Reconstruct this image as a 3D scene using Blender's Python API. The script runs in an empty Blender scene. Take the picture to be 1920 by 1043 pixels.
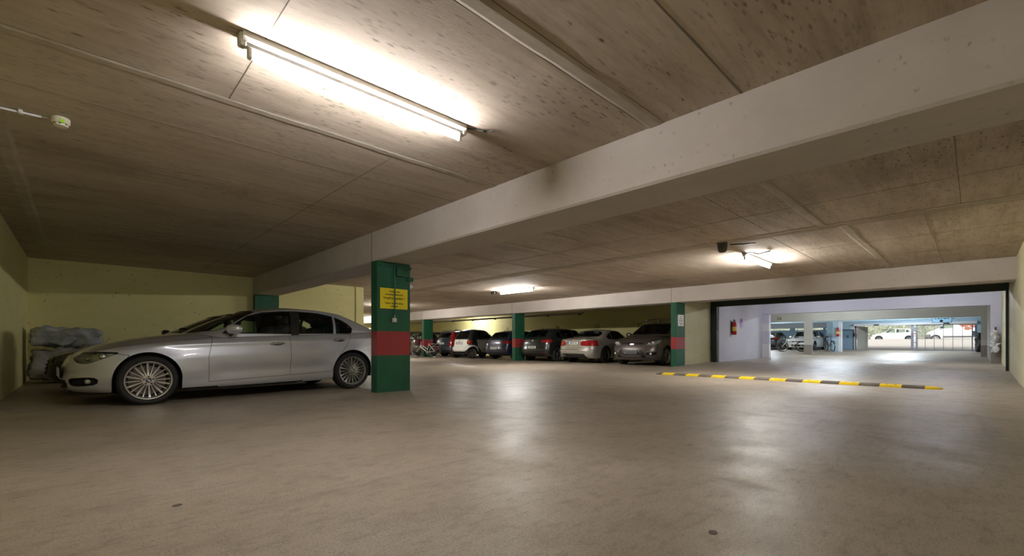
import bpy, bmesh, math, random
import numpy as np
from mathutils import Vector, Matrix, noise
random.seed(7)
PI = math.pi
SC = bpy.context.scene
COL = SC.collection

# ------------------------------------------------------------------ camera
cam_d = bpy.data.cameras.new('camera')
cam_d.sensor_width = 36.0
cam_d.lens = 839.0 / 1920.0 * 36.0
cam_d.shift_y = 0.0633
cam_d.clip_end = 500
cam = bpy.data.objects.new('camera', cam_d)
COL.objects.link(cam)
cam.location = (0.0, 0.0, 0.813)
cam.rotation_euler = (PI / 2, 0, -math.atan2(.6947, .7193))
SC.camera = cam

# ------------------------------------------------------------------ world, exposure
SC.view_settings.view_transform = 'Standard'
SC.view_settings.look = 'None'
SC.view_settings.gamma = 1.0
SC.view_settings.use_curve_mapping = False
SC.view_settings.exposure = 0.52
wd = bpy.data.worlds.new('daylight'); SC.world = wd
wd.use_nodes = True
bg = wd.node_tree.nodes['Background']
bg.inputs[0].default_value = (0.93, 0.97, 1.0, 1)
bg.inputs[1].default_value = 2.1
TUBE_POWER = 450.0      # radiance of the fluorescent tubes
TUBE_COOL = 135.0       # tubes beyond the gate

# ------------------------------------------------------------------ materials
def new_mat(name):
    m = bpy.data.materials.new(name); m.use_nodes = True
    nt = m.node_tree
    return m, nt, nt.nodes['Principled BSDF']

def setp(b, **k):
    names = dict(color='Base Color', rough='Roughness', metal='Metallic', coat='Coat Weight', coatr='Coat Roughness',
                 spec='Specular IOR Level', trans='Transmission Weight', ior='IOR', alpha='Alpha')
    for a, v in k.items():
        if a == 'color': v = (*v, 1)
        b.inputs[names[a]].default_value = v

def pmat(name, color, rough=.5, metal=0., **k):
    m, nt, b = new_mat(name)
    setp(b, color=color, rough=rough, metal=metal, **k)
    return m

def tex(nt, kind, scale, vec=None, **k):
    n = nt.nodes.new('ShaderNodeTex' + kind)
    n.inputs['Scale'].default_value = scale
    for a, v in k.items():
        a = a.replace('_', ' ')
        if a in n.inputs: n.inputs[a].default_value = v
    if vec is not None: nt.links.new(vec, n.inputs['Vector'])
    return n

def coords(nt, scale=(1, 1, 1)):
    tc = nt.nodes.new('ShaderNodeTexCoord'); mp = nt.nodes.new('ShaderNodeMapping')
    mp.inputs['Scale'].default_value = scale
    nt.links.new(tc.outputs['Object'], mp.inputs['Vector'])
    return mp.outputs[0]

def ramp(nt, fac, stops):
    r = nt.nodes.new('ShaderNodeValToRGB')
    while len(r.color_ramp.elements) < len(stops): r.color_ramp.elements.new(.5)
    for e, (p, c) in zip(r.color_ramp.elements, stops):
        e.position = p
        e.color = (c, c, c, 1) if isinstance(c, (int, float)) else (*c, 1)
    nt.links.new(fac, r.inputs[0])
    return r.outputs[0]

def mix(nt, a, b, fac, mode='MIX'):
    n = nt.nodes.new('ShaderNodeMix'); n.data_type = 'RGBA'; n.blend_type = mode
    for sock, v in ((n.inputs[6], a), (n.inputs[7], b), (n.inputs[0], fac)):
        if isinstance(v, (int, float)): sock.default_value = v
        elif isinstance(v, tuple): sock.default_value = (*v, 1)
        else: nt.links.new(v, sock)
    return n.outputs[2]

def bump(nt, b, h, strength=.3, dist=.01):
    n = nt.nodes.new('ShaderNodeBump')
    n.inputs['Strength'].default_value = strength; n.inputs['Distance'].default_value = dist
    nt.links.new(h, n.inputs['Height']); nt.links.new(n.outputs[0], b.inputs['Normal'])

def concrete(name, base, dark, light, streak=(1, 5, 1), pits=.5, rough=.85, pit_col=(.05, .04, .03), cloud=.6, pit_scale=(3.2, 9, 6)):
    m, nt, b = new_mat(name)
    c1 = coords(nt, streak)
    n1 = tex(nt, 'Noise', 1.6, c1, Detail=8, Roughness=.62)
    n2 = tex(nt, 'Noise', .55, coords(nt), Detail=5, Roughness=.6)
    n3 = tex(nt, 'Noise', 14, c1, Detail=6, Roughness=.7)
    col = mix(nt, dark, light, ramp(nt, n1.outputs[0], [(.30, 0.), (.72, 1.)]))
    col = mix(nt, col, base, .45)
    col = mix(nt, col, dark, ramp(nt, n2.outputs[0], [(.47, 0.), (.72, cloud)]))
    col = mix(nt, col, light, ramp(nt, n3.outputs[0], [(.56, 0.), (.8, .45)]))
    if pits > 0:
        pr0, pr1 = (.06, .16) if pit_scale[2] == 0 else (.10, .24)
        v = tex(nt, 'Voronoi', 1.0, coords(nt, pit_scale))
        g = tex(nt, 'Noise', 1.1, coords(nt, (1, 1.6, 1)), Detail=3)
        w = tex(nt, 'Noise', 26, coords(nt, (1, 2.5, 1)), Detail=3)
        pit = ramp(nt, v.outputs['Distance'], [(pr0, 1.), (pr1, 0.)])
        msk = ramp(nt, g.outputs[0], [(.46, 0.), (.6, 1.)])
        ww = ramp(nt, w.outputs[0], [(.44, 0.), (.56, 1.)])
        pm = mix(nt, pit, msk, 1.0, 'MULTIPLY'); pm = mix(nt, pm, ww, 1.0, 'MULTIPLY')
        pm2 = mix(nt, (0., 0., 0.), pm, pits)
        col = mix(nt, col, pit_col, pm2)
    if pits > .8:
        # scratches, honeycombing and board-to-board tone of the rough soffit
        v = tex(nt, 'Voronoi', 1.0, coords(nt, (9, 36, 0)), Randomness=1.)
        g = tex(nt, 'Noise', .8, coords(nt, (1, 1.3, 1)), Detail=4)
        w = tex(nt, 'Noise', 9, coords(nt, (1, 3, 1)), Detail=6, Roughness=.75)
        sc = mix(nt, ramp(nt, v.outputs['Distance'], [(.18, 1.), (.40, 0.)]), ramp(nt, w.outputs[0], [(.46, 0.), (.56, 1.)]), 1., 'MULTIPLY')
        sc = mix(nt, sc, ramp(nt, g.outputs[0], [(.40, .3), (.55, 1.)]), 1., 'MULTIPLY')
        col = mix(nt, col, (.12, .095, .07), mix(nt, (0., 0., 0.), sc, .85))
        w2 = tex(nt, 'Noise', 2.2, coords(nt, (.5, 7, 1)), Detail=8, Roughness=.72)
        col = mix(nt, col, dark, ramp(nt, w2.outputs[0], [(.50, 0.), (.70, .55)]))
        bd = tex(nt, 'Noise', 1.0, coords(nt, (.02, 1.6, 1)), Detail=0)
        col = mix(nt, col, light, ramp(nt, bd.outputs[0], [(.45, 0.), (.6, .25)]))
    nt.links.new(col, b.inputs['Base Color'])
    setp(b, rough=rough, spec=.25)
    bump(nt, b, n3.outputs[0], .35, .006)
    return m

M = {}
M['ceiling'] = concrete('board_marked_concrete', (.52, .435, .35), (.30, .235, .175), (.64, .555, .46), pits=1., cloud=.75, pit_scale=(4, 11, 0))
M['ceiling_rib'] = concrete('concrete_mortar_rib', (.50, .44, .36), (.31, .26, .20), (.60, .54, .46), pits=.4, streak=(2, 4, 1))
M['joint'] = pmat('concrete_joint', (.19, .155, .115), .9)
M['beam'] = concrete('pale_cast_concrete', (.62, .565, .53), (.52, .465, .43), (.70, .65, .615), streak=(2, .8, 1), pits=.4, cloud=.35, pit_scale=(13, 13, 13))
M['yellow'] = concrete('yellow_painted_wall', (.76, .71, .33), (.66, .61, .27), (.80, .75, .40), streak=(.7, .7, 1.6), pits=.5, rough=.6, cloud=.3, pit_scale=(7, 7, 7))
M['yellow_worn'] = concrete('worn_pale_yellow_wall', (.60, .56, .33), (.50, .46, .25), (.70, .67, .50), streak=(.7, .7, 1.2), pits=.8, rough=.55, cloud=.6, pit_scale=(3, 3, 3))
M['lavender'] = concrete('white_painted_wall', (.66, .66, .74), (.58, .58, .67), (.72, .72, .80), streak=(.8, .8, 1), pits=.15, cloud=.3)
M['grey_beige'] = concrete('beige_painted_concrete', (.52, .50, .45), (.45, .43, .38), (.58, .56, .50), streak=(.8, .8, 1), pits=.15)
M['socle'] = pmat('grey_brown_socle_paint', (.27, .235, .20), .7)
M['blue_wall'] = concrete('pale_blue_wall', (.46, .62, .74), (.38, .54, .66), (.54, .70, .80), streak=(.8, .8, 1), pits=.1)
M['white_wall'] = pmat('white_wall_paint', (.80, .80, .82), .7)
M['dark_steel'] = pmat('dark_green_steel', (.012, .025, .024), .45)

def paint_col(name, c, c2, rough=.45):
    m, nt, b = new_mat(name)
    n = tex(nt, 'Noise', 3.0, coords(nt, (1, 1, .6)), Detail=6, Roughness=.65)
    nt.links.new(mix(nt, c, c2, ramp(nt, n.outputs[0], [(.4, 0.), (.72, 1.)])), b.inputs['Base Color'])
    n2 = tex(nt, 'Noise', 60, coords(nt), Detail=3)
    setp(b, rough=rough, spec=.35); bump(nt, b, n2.outputs[0], .2, .003)
    return m
M['green'] = paint_col('green_column_paint', (.020, .120, .062), (.016, .085, .046))
M['red_band'] = paint_col('red_column_band', (.36, .045, .048), (.28, .04, .042))
M['green_pipe'] = paint_col('green_painted_conduit', (.022, .115, .062), (.012, .06, .035))

def floor_mat():
    m, nt, b = new_mat('worn_screed_floor')
    co = coords(nt)
    n1 = tex(nt, 'Noise', .45, co, Detail=9, Roughness=.62)
    n2 = tex(nt, 'Noise', 2.6, co, Detail=8, Roughness=.7)
    n3 = tex(nt, 'Noise', 40, co, Detail=5, Roughness=.7)
    tr = tex(nt, 'Noise', 1.0, coords(nt, (.25, 3.2, 1)), Detail=7, Roughness=.65)
    col = mix(nt, (.33, .28, .215), (.49, .43, .35), ramp(nt, n1.outputs[0], [(.33, 0.), (.68, 1.)]))
    col = mix(nt, col, (.24, .195, .15), ramp(nt, n2.outputs[0], [(.5, 0.), (.76, .6)]))
    col = mix(nt, col, (.48, .41, .32), ramp(nt, n3.outputs[0], [(.55, 0.), (.8, .35)]))
    col = mix(nt, col, (.20, .16, .125), ramp(nt, tr.outputs[0], [(.56, 0.), (.78, .5)]))
    n4 = tex(nt, 'Noise', 11, coords(nt, (.7, 1.6, 1)), Detail=8, Roughness=.75)
    col = mix(nt, col, (.20, .16, .12), ramp(nt, n4.outputs[0], [(.50, 0.), (.70, .7)]))
    n5 = tex(nt, 'Noise', 90, co, Detail=3, Roughness=.7)
    col = mix(nt, col, (.19, .15, .115), ramp(nt, n5.outputs[0], [(.48, 0.), (.66, .7)]))
    v = tex(nt, 'Voronoi', .55, coords(nt, (1, 1.3, 1)))
    col = mix(nt, col, (.10, .08, .065), ramp(nt, v.outputs['Distance'], [(.018, .8), (.03, 0.)]))
    v2 = tex(nt, 'Voronoi', 6.0, co)
    col = mix(nt, col, (.62, .56, .46), ramp(nt, v2.outputs['Distance'], [(.02, .8), (.035, 0.)]))
    nt.links.new(col, b.inputs['Base Color'])
    r = ramp(nt, n2.outputs[0], [(.3, .30), (.75, .50)])
    r2 = ramp(nt, n1.outputs[0], [(.3, 0.03), (.7, .12)])
    rr = mix(nt, r, r2, 1.0, 'ADD')
    nt.links.new(rr, b.inputs['Roughness'])
    setp(b, spec=.55)
    wv = tex(nt, 'Noise', 1.0, coords(nt, (2.4, .18, 1)), Detail=2, Roughness=.4)
    ad = nt.nodes.new('ShaderNodeMath'); ad.operation = 'MULTIPLY_ADD'
    nt.links.new(wv.outputs[0], ad.inputs[0]); ad.inputs[1].default_value = 5.0
    nt.links.new(n2.outputs[0], ad.inputs[2])
    bump(nt, b, ad.outputs[0], .22, .012)
    return m
M['floor'] = floor_mat()

def glass_mat(name, tint, refl=.06, rough=.02):
    m = bpy.data.materials.new(name); m.use_nodes = True
    nt = m.node_tree; nt.nodes.clear()
    o = nt.nodes.new('ShaderNodeOutputMaterial'); mx = nt.nodes.new('ShaderNodeMixShader')
    t = nt.nodes.new('ShaderNodeBsdfTransparent'); g = nt.nodes.new('ShaderNodeBsdfGlossy')
    fr = nt.nodes.new('ShaderNodeFresnel'); fr.inputs[0].default_value = 1.5
    t.inputs[0].default_value = (*tint, 1); g.inputs['Roughness'].default_value = rough
    g.inputs[0].default_value = (.9, .95, 1, 1)
    nt.links.new(fr.outputs[0], mx.inputs[0]); nt.links.new(t.outputs[0], mx.inputs[1]); nt.links.new(g.outputs[0], mx.inputs[2])
    nt.links.new(mx.outputs[0], o.inputs[0])
    return m
M['glass'] = glass_mat('tinted_car_glass', (.82, .90, .84))
M['glass_dark'] = glass_mat('privacy_car_glass', (.12, .15, .15))
M['lens'] = glass_mat('clear_lamp_lens', (.85, .88, .86))

def emit(name, col, power):
    m = bpy.data.materials.new(name); m.use_nodes = True
    nt = m.node_tree; nt.nodes.clear()
    o = nt.nodes.new('ShaderNodeOutputMaterial'); e = nt.nodes.new('ShaderNodeEmission')
    e.inputs[0].default_value = (*col, 1); e.inputs[1].default_value = power
    nt.links.new(e.outputs[0], o.inputs[0])
    return m
M['tube'] = emit('lit_fluorescent_tube', (1., .97, .92), TUBE_POWER)
M['tube_near'] = emit('lit_dimmed_fluorescent_tube', (1., .97, .97), TUBE_POWER * .37)  # near tube dimmed to keep the ceiling around it from clipping
M['tube_cool'] = emit('lit_cool_fluorescent_tube', (.84, .88, 1.0), TUBE_COOL)
M['tube_day_fill'] = emit('added_daylight_fill_tube', (.78, .90, 1.0), TUBE_COOL * 3.2)  # added tubes that stand in for daylight towards the entrance
M['casing'] = pmat('lamp_casing_plastic', (.62, .60, .54), .45)
M['detector'] = pmat('cream_plastic', (.78, .76, .62), .4)
M['lime'] = pmat('lime_sticker', (.45, .80, .05), .5)
M['black'] = pmat('black_plastic', (.012, .012, .013), .45)
M['grey_pipe'] = pmat('grey_conduit', (.42, .41, .39), .5)
M['pipe_metal'] = pmat('galvanised_pipe', (.36, .33, .29), .5, .3)
M['sign_yellow'] = pmat('yellow_sign_plate', (.86, .70, .015), .45)
M['sign_ink'] = pmat('sign_lettering', (.03, .03, .02), .6)
M['paper'] = pmat('white_sign_plate', (.82, .82, .80), .5)
M['stencil'] = pmat('grey_stencil_paint', (.10, .10, .085), .8)
M['red_ext'] = pmat('extinguisher_red', (.50, .012, .015), .28)
M['white_plastic'] = pmat('white_plastic', (.78, .78, .78), .4)
M['purple'] = pmat('purple_disc_sign', (.36, .14, .44), .5)
M['rubber_dark'] = paint_col('recycled_rubber', (.115, .10, .085), (.18, .16, .14), .8)
M['rubber_yellow'] = paint_col('yellow_rubber', (.88, .62, .01), (.70, .48, .01), .6)
M['film'] = None
def film_mat():
    m, nt, b = new_mat('cloudy_plastic_film')
    n = tex(nt, 'Noise', 5, coords(nt), Detail=6)
    nt.links.new(mix(nt, (.36, .39, .41), (.56, .59, .61), ramp(nt, n.outputs[0], [(.35, 0.), (.7, 1.)])), b.inputs['Base Color'])
    setp(b, rough=.22, coat=.6); bump(nt, b, tex(nt, 'Noise', 18, coords(nt), Detail=5, Distortion=1.5).outputs[0], .7, .03)
    return m
M['film'] = film_mat()
M['sack'] = paint_col('grey_sacking', (.46, .45, .44), (.32, .315, .31), .5)
# vehicles
def car_paint(name, col, metal=.55, rough=.33, coat=1.):
    m, nt, b = new_mat(name)
    n = tex(nt, 'Noise', 900, coords(nt), Detail=1)
    c2 = tuple(min(1, c * 1.12 + .004) for c in col)
    nt.links.new(mix(nt, col, c2, n.outputs[0]), b.inputs['Base Color'])
    setp(b, metal=metal, rough=rough, coat=coat, coatr=.04)
    return m
M['silver'] = car_paint('silver_car_paint', (.58, .60, .645), .6, .42)
M['silver_warm'] = car_paint('warm_silver_car_paint', (.44, .42, .385), .6, .34)
M['taupe'] = car_paint('grey_brown_car_paint', (.125, .108, .098), .6, .34)
M['black_paint'] = car_paint('black_car_paint', (.008, .009, .011), .0, .25, .6)
M['dark_blue'] = car_paint('dark_blue_car_paint', (.012, .022, .055), .15, .3, .6)
M['slate'] = car_paint('slate_blue_car_paint', (.030, .045, .060), .15, .3, .6)
M['ink'] = car_paint('black_green_car_paint', (.010, .014, .014), .0, .28, .6)
M['maroon'] = car_paint('black_red_car_paint', (.022, .006, .008), .0, .28, .5)
M['white_paint'] = car_paint('white_car_paint', (.76, .75, .72), .0, .35)
M['grey_paint'] = car_paint('grey_panel_paint', (.36, .36, .36), .1, .4)
M['chrome'] = pmat('chrome_trim', (.72, .72, .72), .15, 1.)
M['alloy'] = pmat('polished_alloy', (.62, .60, .58), .28, .9)
M['alloy_dark'] = pmat('dull_alloy', (.16, .16, .16), .4, .8)
M['tyre'] = pmat('tyre_rubber', (.016, .0155, .015), .72)
M['trim'] = pmat('satin_black_trim', (.014, .014, .015), .38)
M['under'] = pmat('underbody_black', (.006, .006, .006), .9)
M['gap'] = pmat('panel_gap', (.012, .012, .012), .8)
M['cabin'] = pmat('dark_cabin_lining', (.035, .034, .032), .85)
M['seat'] = pmat('dark_seat_fabric', (.028, .027, .026), .8)
M['red_lens'] = pmat('red_lamp_lens', (.30, .008, .010), .12, coat=1.)
M['white_lens'] = pmat('pale_lamp_lens', (.62, .58, .55), .12, coat=1.)
M['amber'] = pmat('amber_lamp_lens', (.55, .20, .03), .15)
M['reflector'] = pmat('lamp_reflector', (.66, .66, .63), .3, .55)
M['plate'] = pmat('number_plate', (.74, .74, .72), .4)
M['plate_shaded'] = pmat('shaded_number_plate', (.16, .16, .17), .4)  # shade on the plate painted in as a dark base colour
M['eu_blue'] = pmat('plate_blue_band', (.02, .10, .50), .4)
M['plate_ink'] = pmat('plate_lettering', (.02, .02, .02), .5)
M['badge_blue'] = pmat('badge_blue', (.03, .16, .45), .3)
M['disc'] = pmat('brake_disc', (.20, .19, .18), .45, .9)
M['vinyl'] = pmat('orange_van_lettering', (.40, .13, .07), .5)
M['bike_red'] = pmat('dark_red_cloth', (.075, .006, .011), .8)
M['bike_frame'] = pmat('silver_bike_frame', (.50, .46, .47), .3, .5)
M['bike_cream'] = pmat('cream_bike_frame', (.66, .64, .52), .35)
M['asphalt'] = paint_col('pale_asphalt', (.30, .26, .215), (.26, .225, .185), .8)
M['hedge'] = paint_col('hazed_hedge_leaves', (.50, .53, .40), (.60, .60, .47), .8)  # leaf colour paled to carry the washed-out daylight haze
M['bush'] = paint_col('dry_bush', (.40, .29, .15), (.52, .40, .24), .8)
M['gate_metal'] = pmat('gate_steel', (.20, .21, .25), .4, .3)
M['door_blue'] = pmat('blue_grey_door', (.20, .31, .42), .5)

# ------------------------------------------------------------------ object helpers
def link(name, me, parent=None, smooth=False):
    o = bpy.data.objects.new(name, me); COL.objects.link(o)
    if parent is not None: o.parent = parent
    if smooth:
        for p in me.polygons: p.use_smooth = True
    return o

def tag(o, label=None, cat=None, group=None, kind=None):
    if label: o['label'] = label
    if cat: o['category'] = cat
    if group: o['group'] = group
    if kind: o['kind'] = kind
    return o

def empty(name, loc, rz=0., label=None, cat=None, group=None):
    o = bpy.data.objects.new(name, None); COL.objects.link(o)
    o.empty_display_size = .1
    o.location = loc; o.rotation_euler = (0, 0, rz)
    return tag(o, label, cat, group)

class MB:
    """collects shapes; build() links them as one mesh object"""
    def __init__(s): s.v = []; s.f = []; s.m = []
    def add(s, vs, fs, mi=0):
        b = len(s.v); s.v += [tuple(p) for p in vs]
        s.f += [tuple(b + i for i in f) for f in fs]; s.m += [mi] * len(fs)
        return s
    def box(s, a, b, mi=0, bev=0., mtx=None):
        x0, y0, z0 = a; x1, y1, z1 = b
        if bev <= 0:
            vs = [(x, y, z) for z in (z0, z1) for x, y in ((x0, y0), (x1, y0), (x1, y1), (x0, y1))]
            fs = [(3, 2, 1, 0), (4, 5, 6, 7), (0, 1, 5, 4), (1, 2, 6, 5), (2, 3, 7, 6), (3, 0, 4, 7)]
        else:
            e = bev; vs = []; fs = []
            rings = [(z0, e), (z0 + e, 0), (z1 - e, 0), (z1, e)]
            for z, i in rings:
                k = e * .999 if i == 0 else e
                i2 = i
                pts = [(x0 + i2, y0 + e), (x0 + e if i2 == 0 else x0 + e * 1.3, y0 + i2), (x1 - (e if i2 == 0 else e * 1.3), y0 + i2), (x1 - i2, y0 + e),
                       (x1 - i2, y1 - e), (x1 - (e if i2 == 0 else e * 1.3), y1 - i2), (x0 + (e if i2 == 0 else e * 1.3), y1 - i2), (x0 + i2, y1 - e)]
                vs += [(x, y, z) for x, y in pts]
            for r in range(3):
                for k in range(8):
                    fs.append((r * 8 + k, r * 8 + (k + 1) % 8, r * 8 + 8 + (k + 1) % 8, r * 8 + 8 + k))
            fs.append(tuple(range(7, -1, -1))); fs.append(tuple(range(24, 32)))
        if mtx is not None: vs = [tuple(mtx @ Vector(p)) for p in vs]
        return s.add(vs, fs, mi)
    def tube(s, pts, r, n=8, mi=0, caps=True):
        pts = [Vector(p) for p in pts]; rs = r if isinstance(r, (list, tuple)) else [r] * len(pts)
        vs = []; fs = []; up = None
        for i, p in enumerate(pts):
            d = (pts[min(i + 1, len(pts) - 1)] - pts[max(i - 1, 0)]).normalized()
            if up is None:
                up = Vector((0, 0, 1)) if abs(d.z) < .9 else Vector((1, 0, 0))
            a = d.cross(up).normalized(); b = a.cross(d).normalized(); up = b
            for k in range(n):
                t = 2 * PI * k / n
                vs.append(p + (a * math.cos(t) + b * math.sin(t)) * rs[i])
        for i in range(len(pts) - 1):
            for k in range(n):
                fs.append((i * n + k, i * n + (k + 1) % n, (i + 1) * n + (k + 1) % n, (i + 1) * n + k))
        if caps:
            fs.append(tuple(range(n - 1, -1, -1))); fs.append(tuple((len(pts) - 1) * n + k for k in range(n)))
        return s.add(vs, fs, mi)
    def lathe(s, prof, n=24, mtx=None, mi=0, closed=False):
        """prof: (radius, height) list turned about z"""
        vs = []; fs = []
        for r, z in prof:
            for k in range(n):
                t = 2 * PI * k / n; vs.append((r * math.cos(t), r * math.sin(t), z))
        m = len(prof)
        for i in range(m if closed else m - 1):
            j = (i + 1) % m
            for k in range(n):
                fs.append((i * n + k, i * n + (k + 1) % n, j * n + (k + 1) % n, j * n + k))
        if mtx is not None: vs = [tuple(mtx @ Vector(p)) for p in vs]
        return s.add(vs, fs, mi)
    def prism(s, poly, h0, h1, mtx=None, mi=0):
        """poly in xy, extruded z"""
        n = len(poly)
        vs = [(x, y, h0) for x, y in poly] + [(x, y, h1) for x, y in poly]
        fs = [tuple(range(n - 1, -1, -1)), tuple(range(n, 2 * n))] + [(k, (k + 1) % n, n + (k + 1) % n, n + k) for k in range(n)]
        if mtx is not None: vs = [tuple(mtx @ Vector(p)) for p in vs]
        return s.add(vs, fs, mi)
    def mesh(s, name, mats):
        me = bpy.data.meshes.new(name); me.from_pydata(s.v, [], s.f); me.update()
        for m in (mats if isinstance(mats, (list, tuple)) else [mats]): me.materials.append(m)
        me.polygons.foreach_set('material_index', s.m)
        bm = bmesh.new(); bm.from_mesh(me); bmesh.ops.recalc_face_normals(bm, faces=bm.faces); bm.to_mesh(me); bm.free()
        return me
    def build(s, name, mats, parent=None, smooth=False, angle=None):
        me = s.mesh(name, mats)
        o = link(name, me, parent)
        if smooth or angle:
            for p in me.polygons: p.use_smooth = True
            if angle:
                bm = bmesh.new(); bm.from_mesh(me)
                for e in bm.edges:
                    if len(e.link_faces) == 2 and e.calc_face_angle(0) > math.radians(angle): e.smooth = False
                bm.to_mesh(me); bm.free()
        return o

def text_mb(txt, size, depth=.001, align='CENTER', bold=0.):
    cu = bpy.data.curves.new('lettering', 'FONT'); cu.body = txt; cu.size = size; cu.extrude = depth
    cu.align_x = align; cu.align_y = 'CENTER'; cu.offset = bold; cu.resolution_u = 3
    o = bpy.data.objects.new('lettering', cu); COL.objects.link(o)
    dg = bpy.context.evaluated_depsgraph_get(); me = bpy.data.meshes.new_from_object(o.evaluated_get(dg))
    b = MB(); b.add([tuple(v.co) for v in me.vertices], [tuple(p.vertices) for p in me.polygons])
    bpy.data.objects.remove(o); bpy.data.curves.remove(cu); bpy.data.meshes.remove(me)
    return b

def place(mb, mtx):
    mb.v = [tuple(mtx @ Vector(p)) for p in mb.v]; return mb
def merge(a, b, mi=0):
    a.add(b.v, b.f, mi); return a
def rot_to(xdir, ydir, loc):
    """local x->xdir, local y->ydir"""
    x = Vector(xdir).normalized(); y = Vector(ydir).normalized(); z = x.cross(y)
    m = Matrix((x, y, z)).transposed().to_4x4(); m.translation = Vector(loc); return m
# ------------------------------------------------------------------ the building shell
ZC = 2.63          # ceiling
ZB = 2.15          # underside of the beams

def floor_z(x):
    return float(np.interp(x, [0, 11.2, 13.5, 16.9, 21.9, 28.5, 40, 42, 50, 58, 63, 65, 90], [0, 0, .02, .10, .14, .20, .30, .31, .65, 1.10, 1.20, .95, .93]))

def grid_floor():
    xs = [-.8, 2, 5, 8, 11.2] + [11.2 + .35 * i for i in range(1, 17)] + [18.5, 20, 21.9, 25, 28.5, 32, 36, 40]
    ys = [-.6, 3, 6, 9, 14, 20, 31]
    mb = MB(); vs = []; fs = []
    for x in xs:
        for y in ys:
            z = floor_z(x) if y < 6.81 else 0
            vs.append((x, y, z))
    n = len(ys)
    for i in range(len(xs) - 1):
        for j in range(n - 1):
            fs.append((i * n + j, (i + 1) * n + j, (i + 1) * n + j + 1, i * n + j + 1))
    return vs, fs, xs
# parking hall floor (flat) + ramp strip towards the gate and beyond
mb = MB()
mb.box((-.8, -.6, -.2), (11.2, 31, 0))
mb.box((11.2, 6.86, -.2), (20.1, 31, 0))
xs = [11.2 + .35 * i for i in range(17)] + [18.5, 20, 21.9]
for i in range(len(xs) - 1):
    a, b = xs[i], xs[i + 1]
    mb.add([(a, -.6, floor_z(a)), (b, -.6, floor_z(b)), (b, 6.86, floor_z(b)), (a, 6.86, floor_z(a))], [(0, 1, 2, 3)])
xs = [21.9, 25, 28.5, 32, 36, 40.25]
mb.add([(40.25, 7.7, .30), (46.2, 7.7, .32), (46.2, 15, .32), (40.25, 15, .30)], [(0, 1, 2, 3)])
for i in range(len(xs) - 1):
    a, b = xs[i], xs[i + 1]
    mb.add([(a, -2.6, floor_z(a)), (b, -2.6, floor_z(b)), (b, 15, floor_z(b)), (a, 15, floor_z(a))], [(0, 1, 2, 3)])
tag(mb.build('floor', M['floor']), kind='structure')

# ceiling slab with its board joints and mortar ribs
mb = MB()
mb.box((-1.0, -.8, ZC), (21.9, 31.2, ZC + .25))
mb.box((21.9, -2.8, ZC), (46.4, 15.2, ZC + .25))
def strip(axis, c, a, b, w, h, mi, wob=.25, step=.12, tilt=0.):
    n = max(2, int((b - a) / step)); vs = []; fs = []
    for i in range(n + 1):
        t = a + (b - a) * i / n; cc = c + tilt * (t - a)
        w1 = (w * .62 if mi == 2 else w * 1.25) * (1 + wob * noise.noise(Vector((t * 2.1, c * 7, w * 31)))) / 2
        w2 = (w * .62 if mi == 2 else w * 1.25) * (1 + wob * noise.noise(Vector((t * 2.7, c * 3 + 9, w * 17)))) / 2
        hh = (h * .5 if mi == 1 else h * .5) * (1 + .5 * noise.noise(Vector((t * 3.1, c, 4))))
        cc += .12 * w * noise.noise(Vector((t * 1.3, c * 2, 2)))
        for o, z in ((-w1, 0), (-w1 * .55, -hh), (w2 * .55, -hh), (w2, 0)):
            vs.append((t, cc + o, ZC + z) if axis == 'x' else (cc + o, t, ZC + z))
    for i in range(n):
        for k in range(3):
            fs.append((i * 4 + k, i * 4 + k + 1, i * 4 + 5 + k, i * 4 + 4 + k))
    mb.add(vs, fs, mi)
R_, J_ = 1, 2
strip('x', 3.9, -.8, 3.47, .085, .010, R_); strip('x', 1.85, -.8, 3.47, .11, .014, R_)
strip('y', -.5, 4.6, 13.9, .12, .014, R_)
strip('x', 1.66, 4.08, 8.3, .085, .008, R_); strip('x', 3.95, 4.08, 8.35, .12, .006, R_)
strip('x', 1.42, 8.5, 14.15, .12, .008, R_); strip('y', 8.32, -.6, 24, .09, .014, R_); strip('y', 8.50, -.6, 24, .05, .010, R_)
strip('x', 6.0, 4.08, 14.1, .08, .008, R_); strip('x', 10.5, 4.08, 14.1, .1, .008, R_); strip('x', 16, 4.08, 14.1, .1, .008, R_)
for c, a, b, w in ((1.18, -.8, 3.47, .03), (1.92, -.8, 3.47, .012), (1.78, -.8, 3.47, .012), (4.66, -.8, 3.47, .013), (3.84, -.8, 3.47, .01), (6.06, -.8, 3.47, .013), (7.6, -.8, 3.47, .012), (2.45, -.8, .8, .011),
                   (8.3, -.8, 3.47, .014), (10.2, -.8, 3.47, .012), (.13, 4.08, 8.3, .016), (2.35, 4.08, 8.3, .014), (1.60, 4.08, 8.3, .01), (4.9, 4.08, 8.3, .013),
                   (7.4, 4.08, 8.3, .014), (8.9, 4.08, 8.3, .014), (12.2, 4.08, 8.3, .014), (.5, 8.5, 14.1, .014), (2.45, 8.5, 14.1, .018), (1.36, 8.5, 14.1, .012), (4.8, 8.5, 14.1, .014), (7.9, 8.5, 14.1, .014)):
    strip('x', c, a, b, w, .004, J_, .5)
for c, a, b, w in ((.8, -.6, 3.86, .013), (2.2, 4.0, 13.9, .013), (6.9, -.6, 14, .013), (5.4, 4.0, 14, .012), (8.26, -.6, 24, .014), (8.40, -.6, 24, .014), (8.56, -.6, 24, .016), (10.2, -.6, 3, .014), (12.1, -.6, 20, .014)):
    strip('y', c, a, b, w, .004, J_, .5)
tag(mb.build('ceiling', [M['ceiling'], M['ceiling_rib'], M['joint']]), kind='structure')

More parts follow.
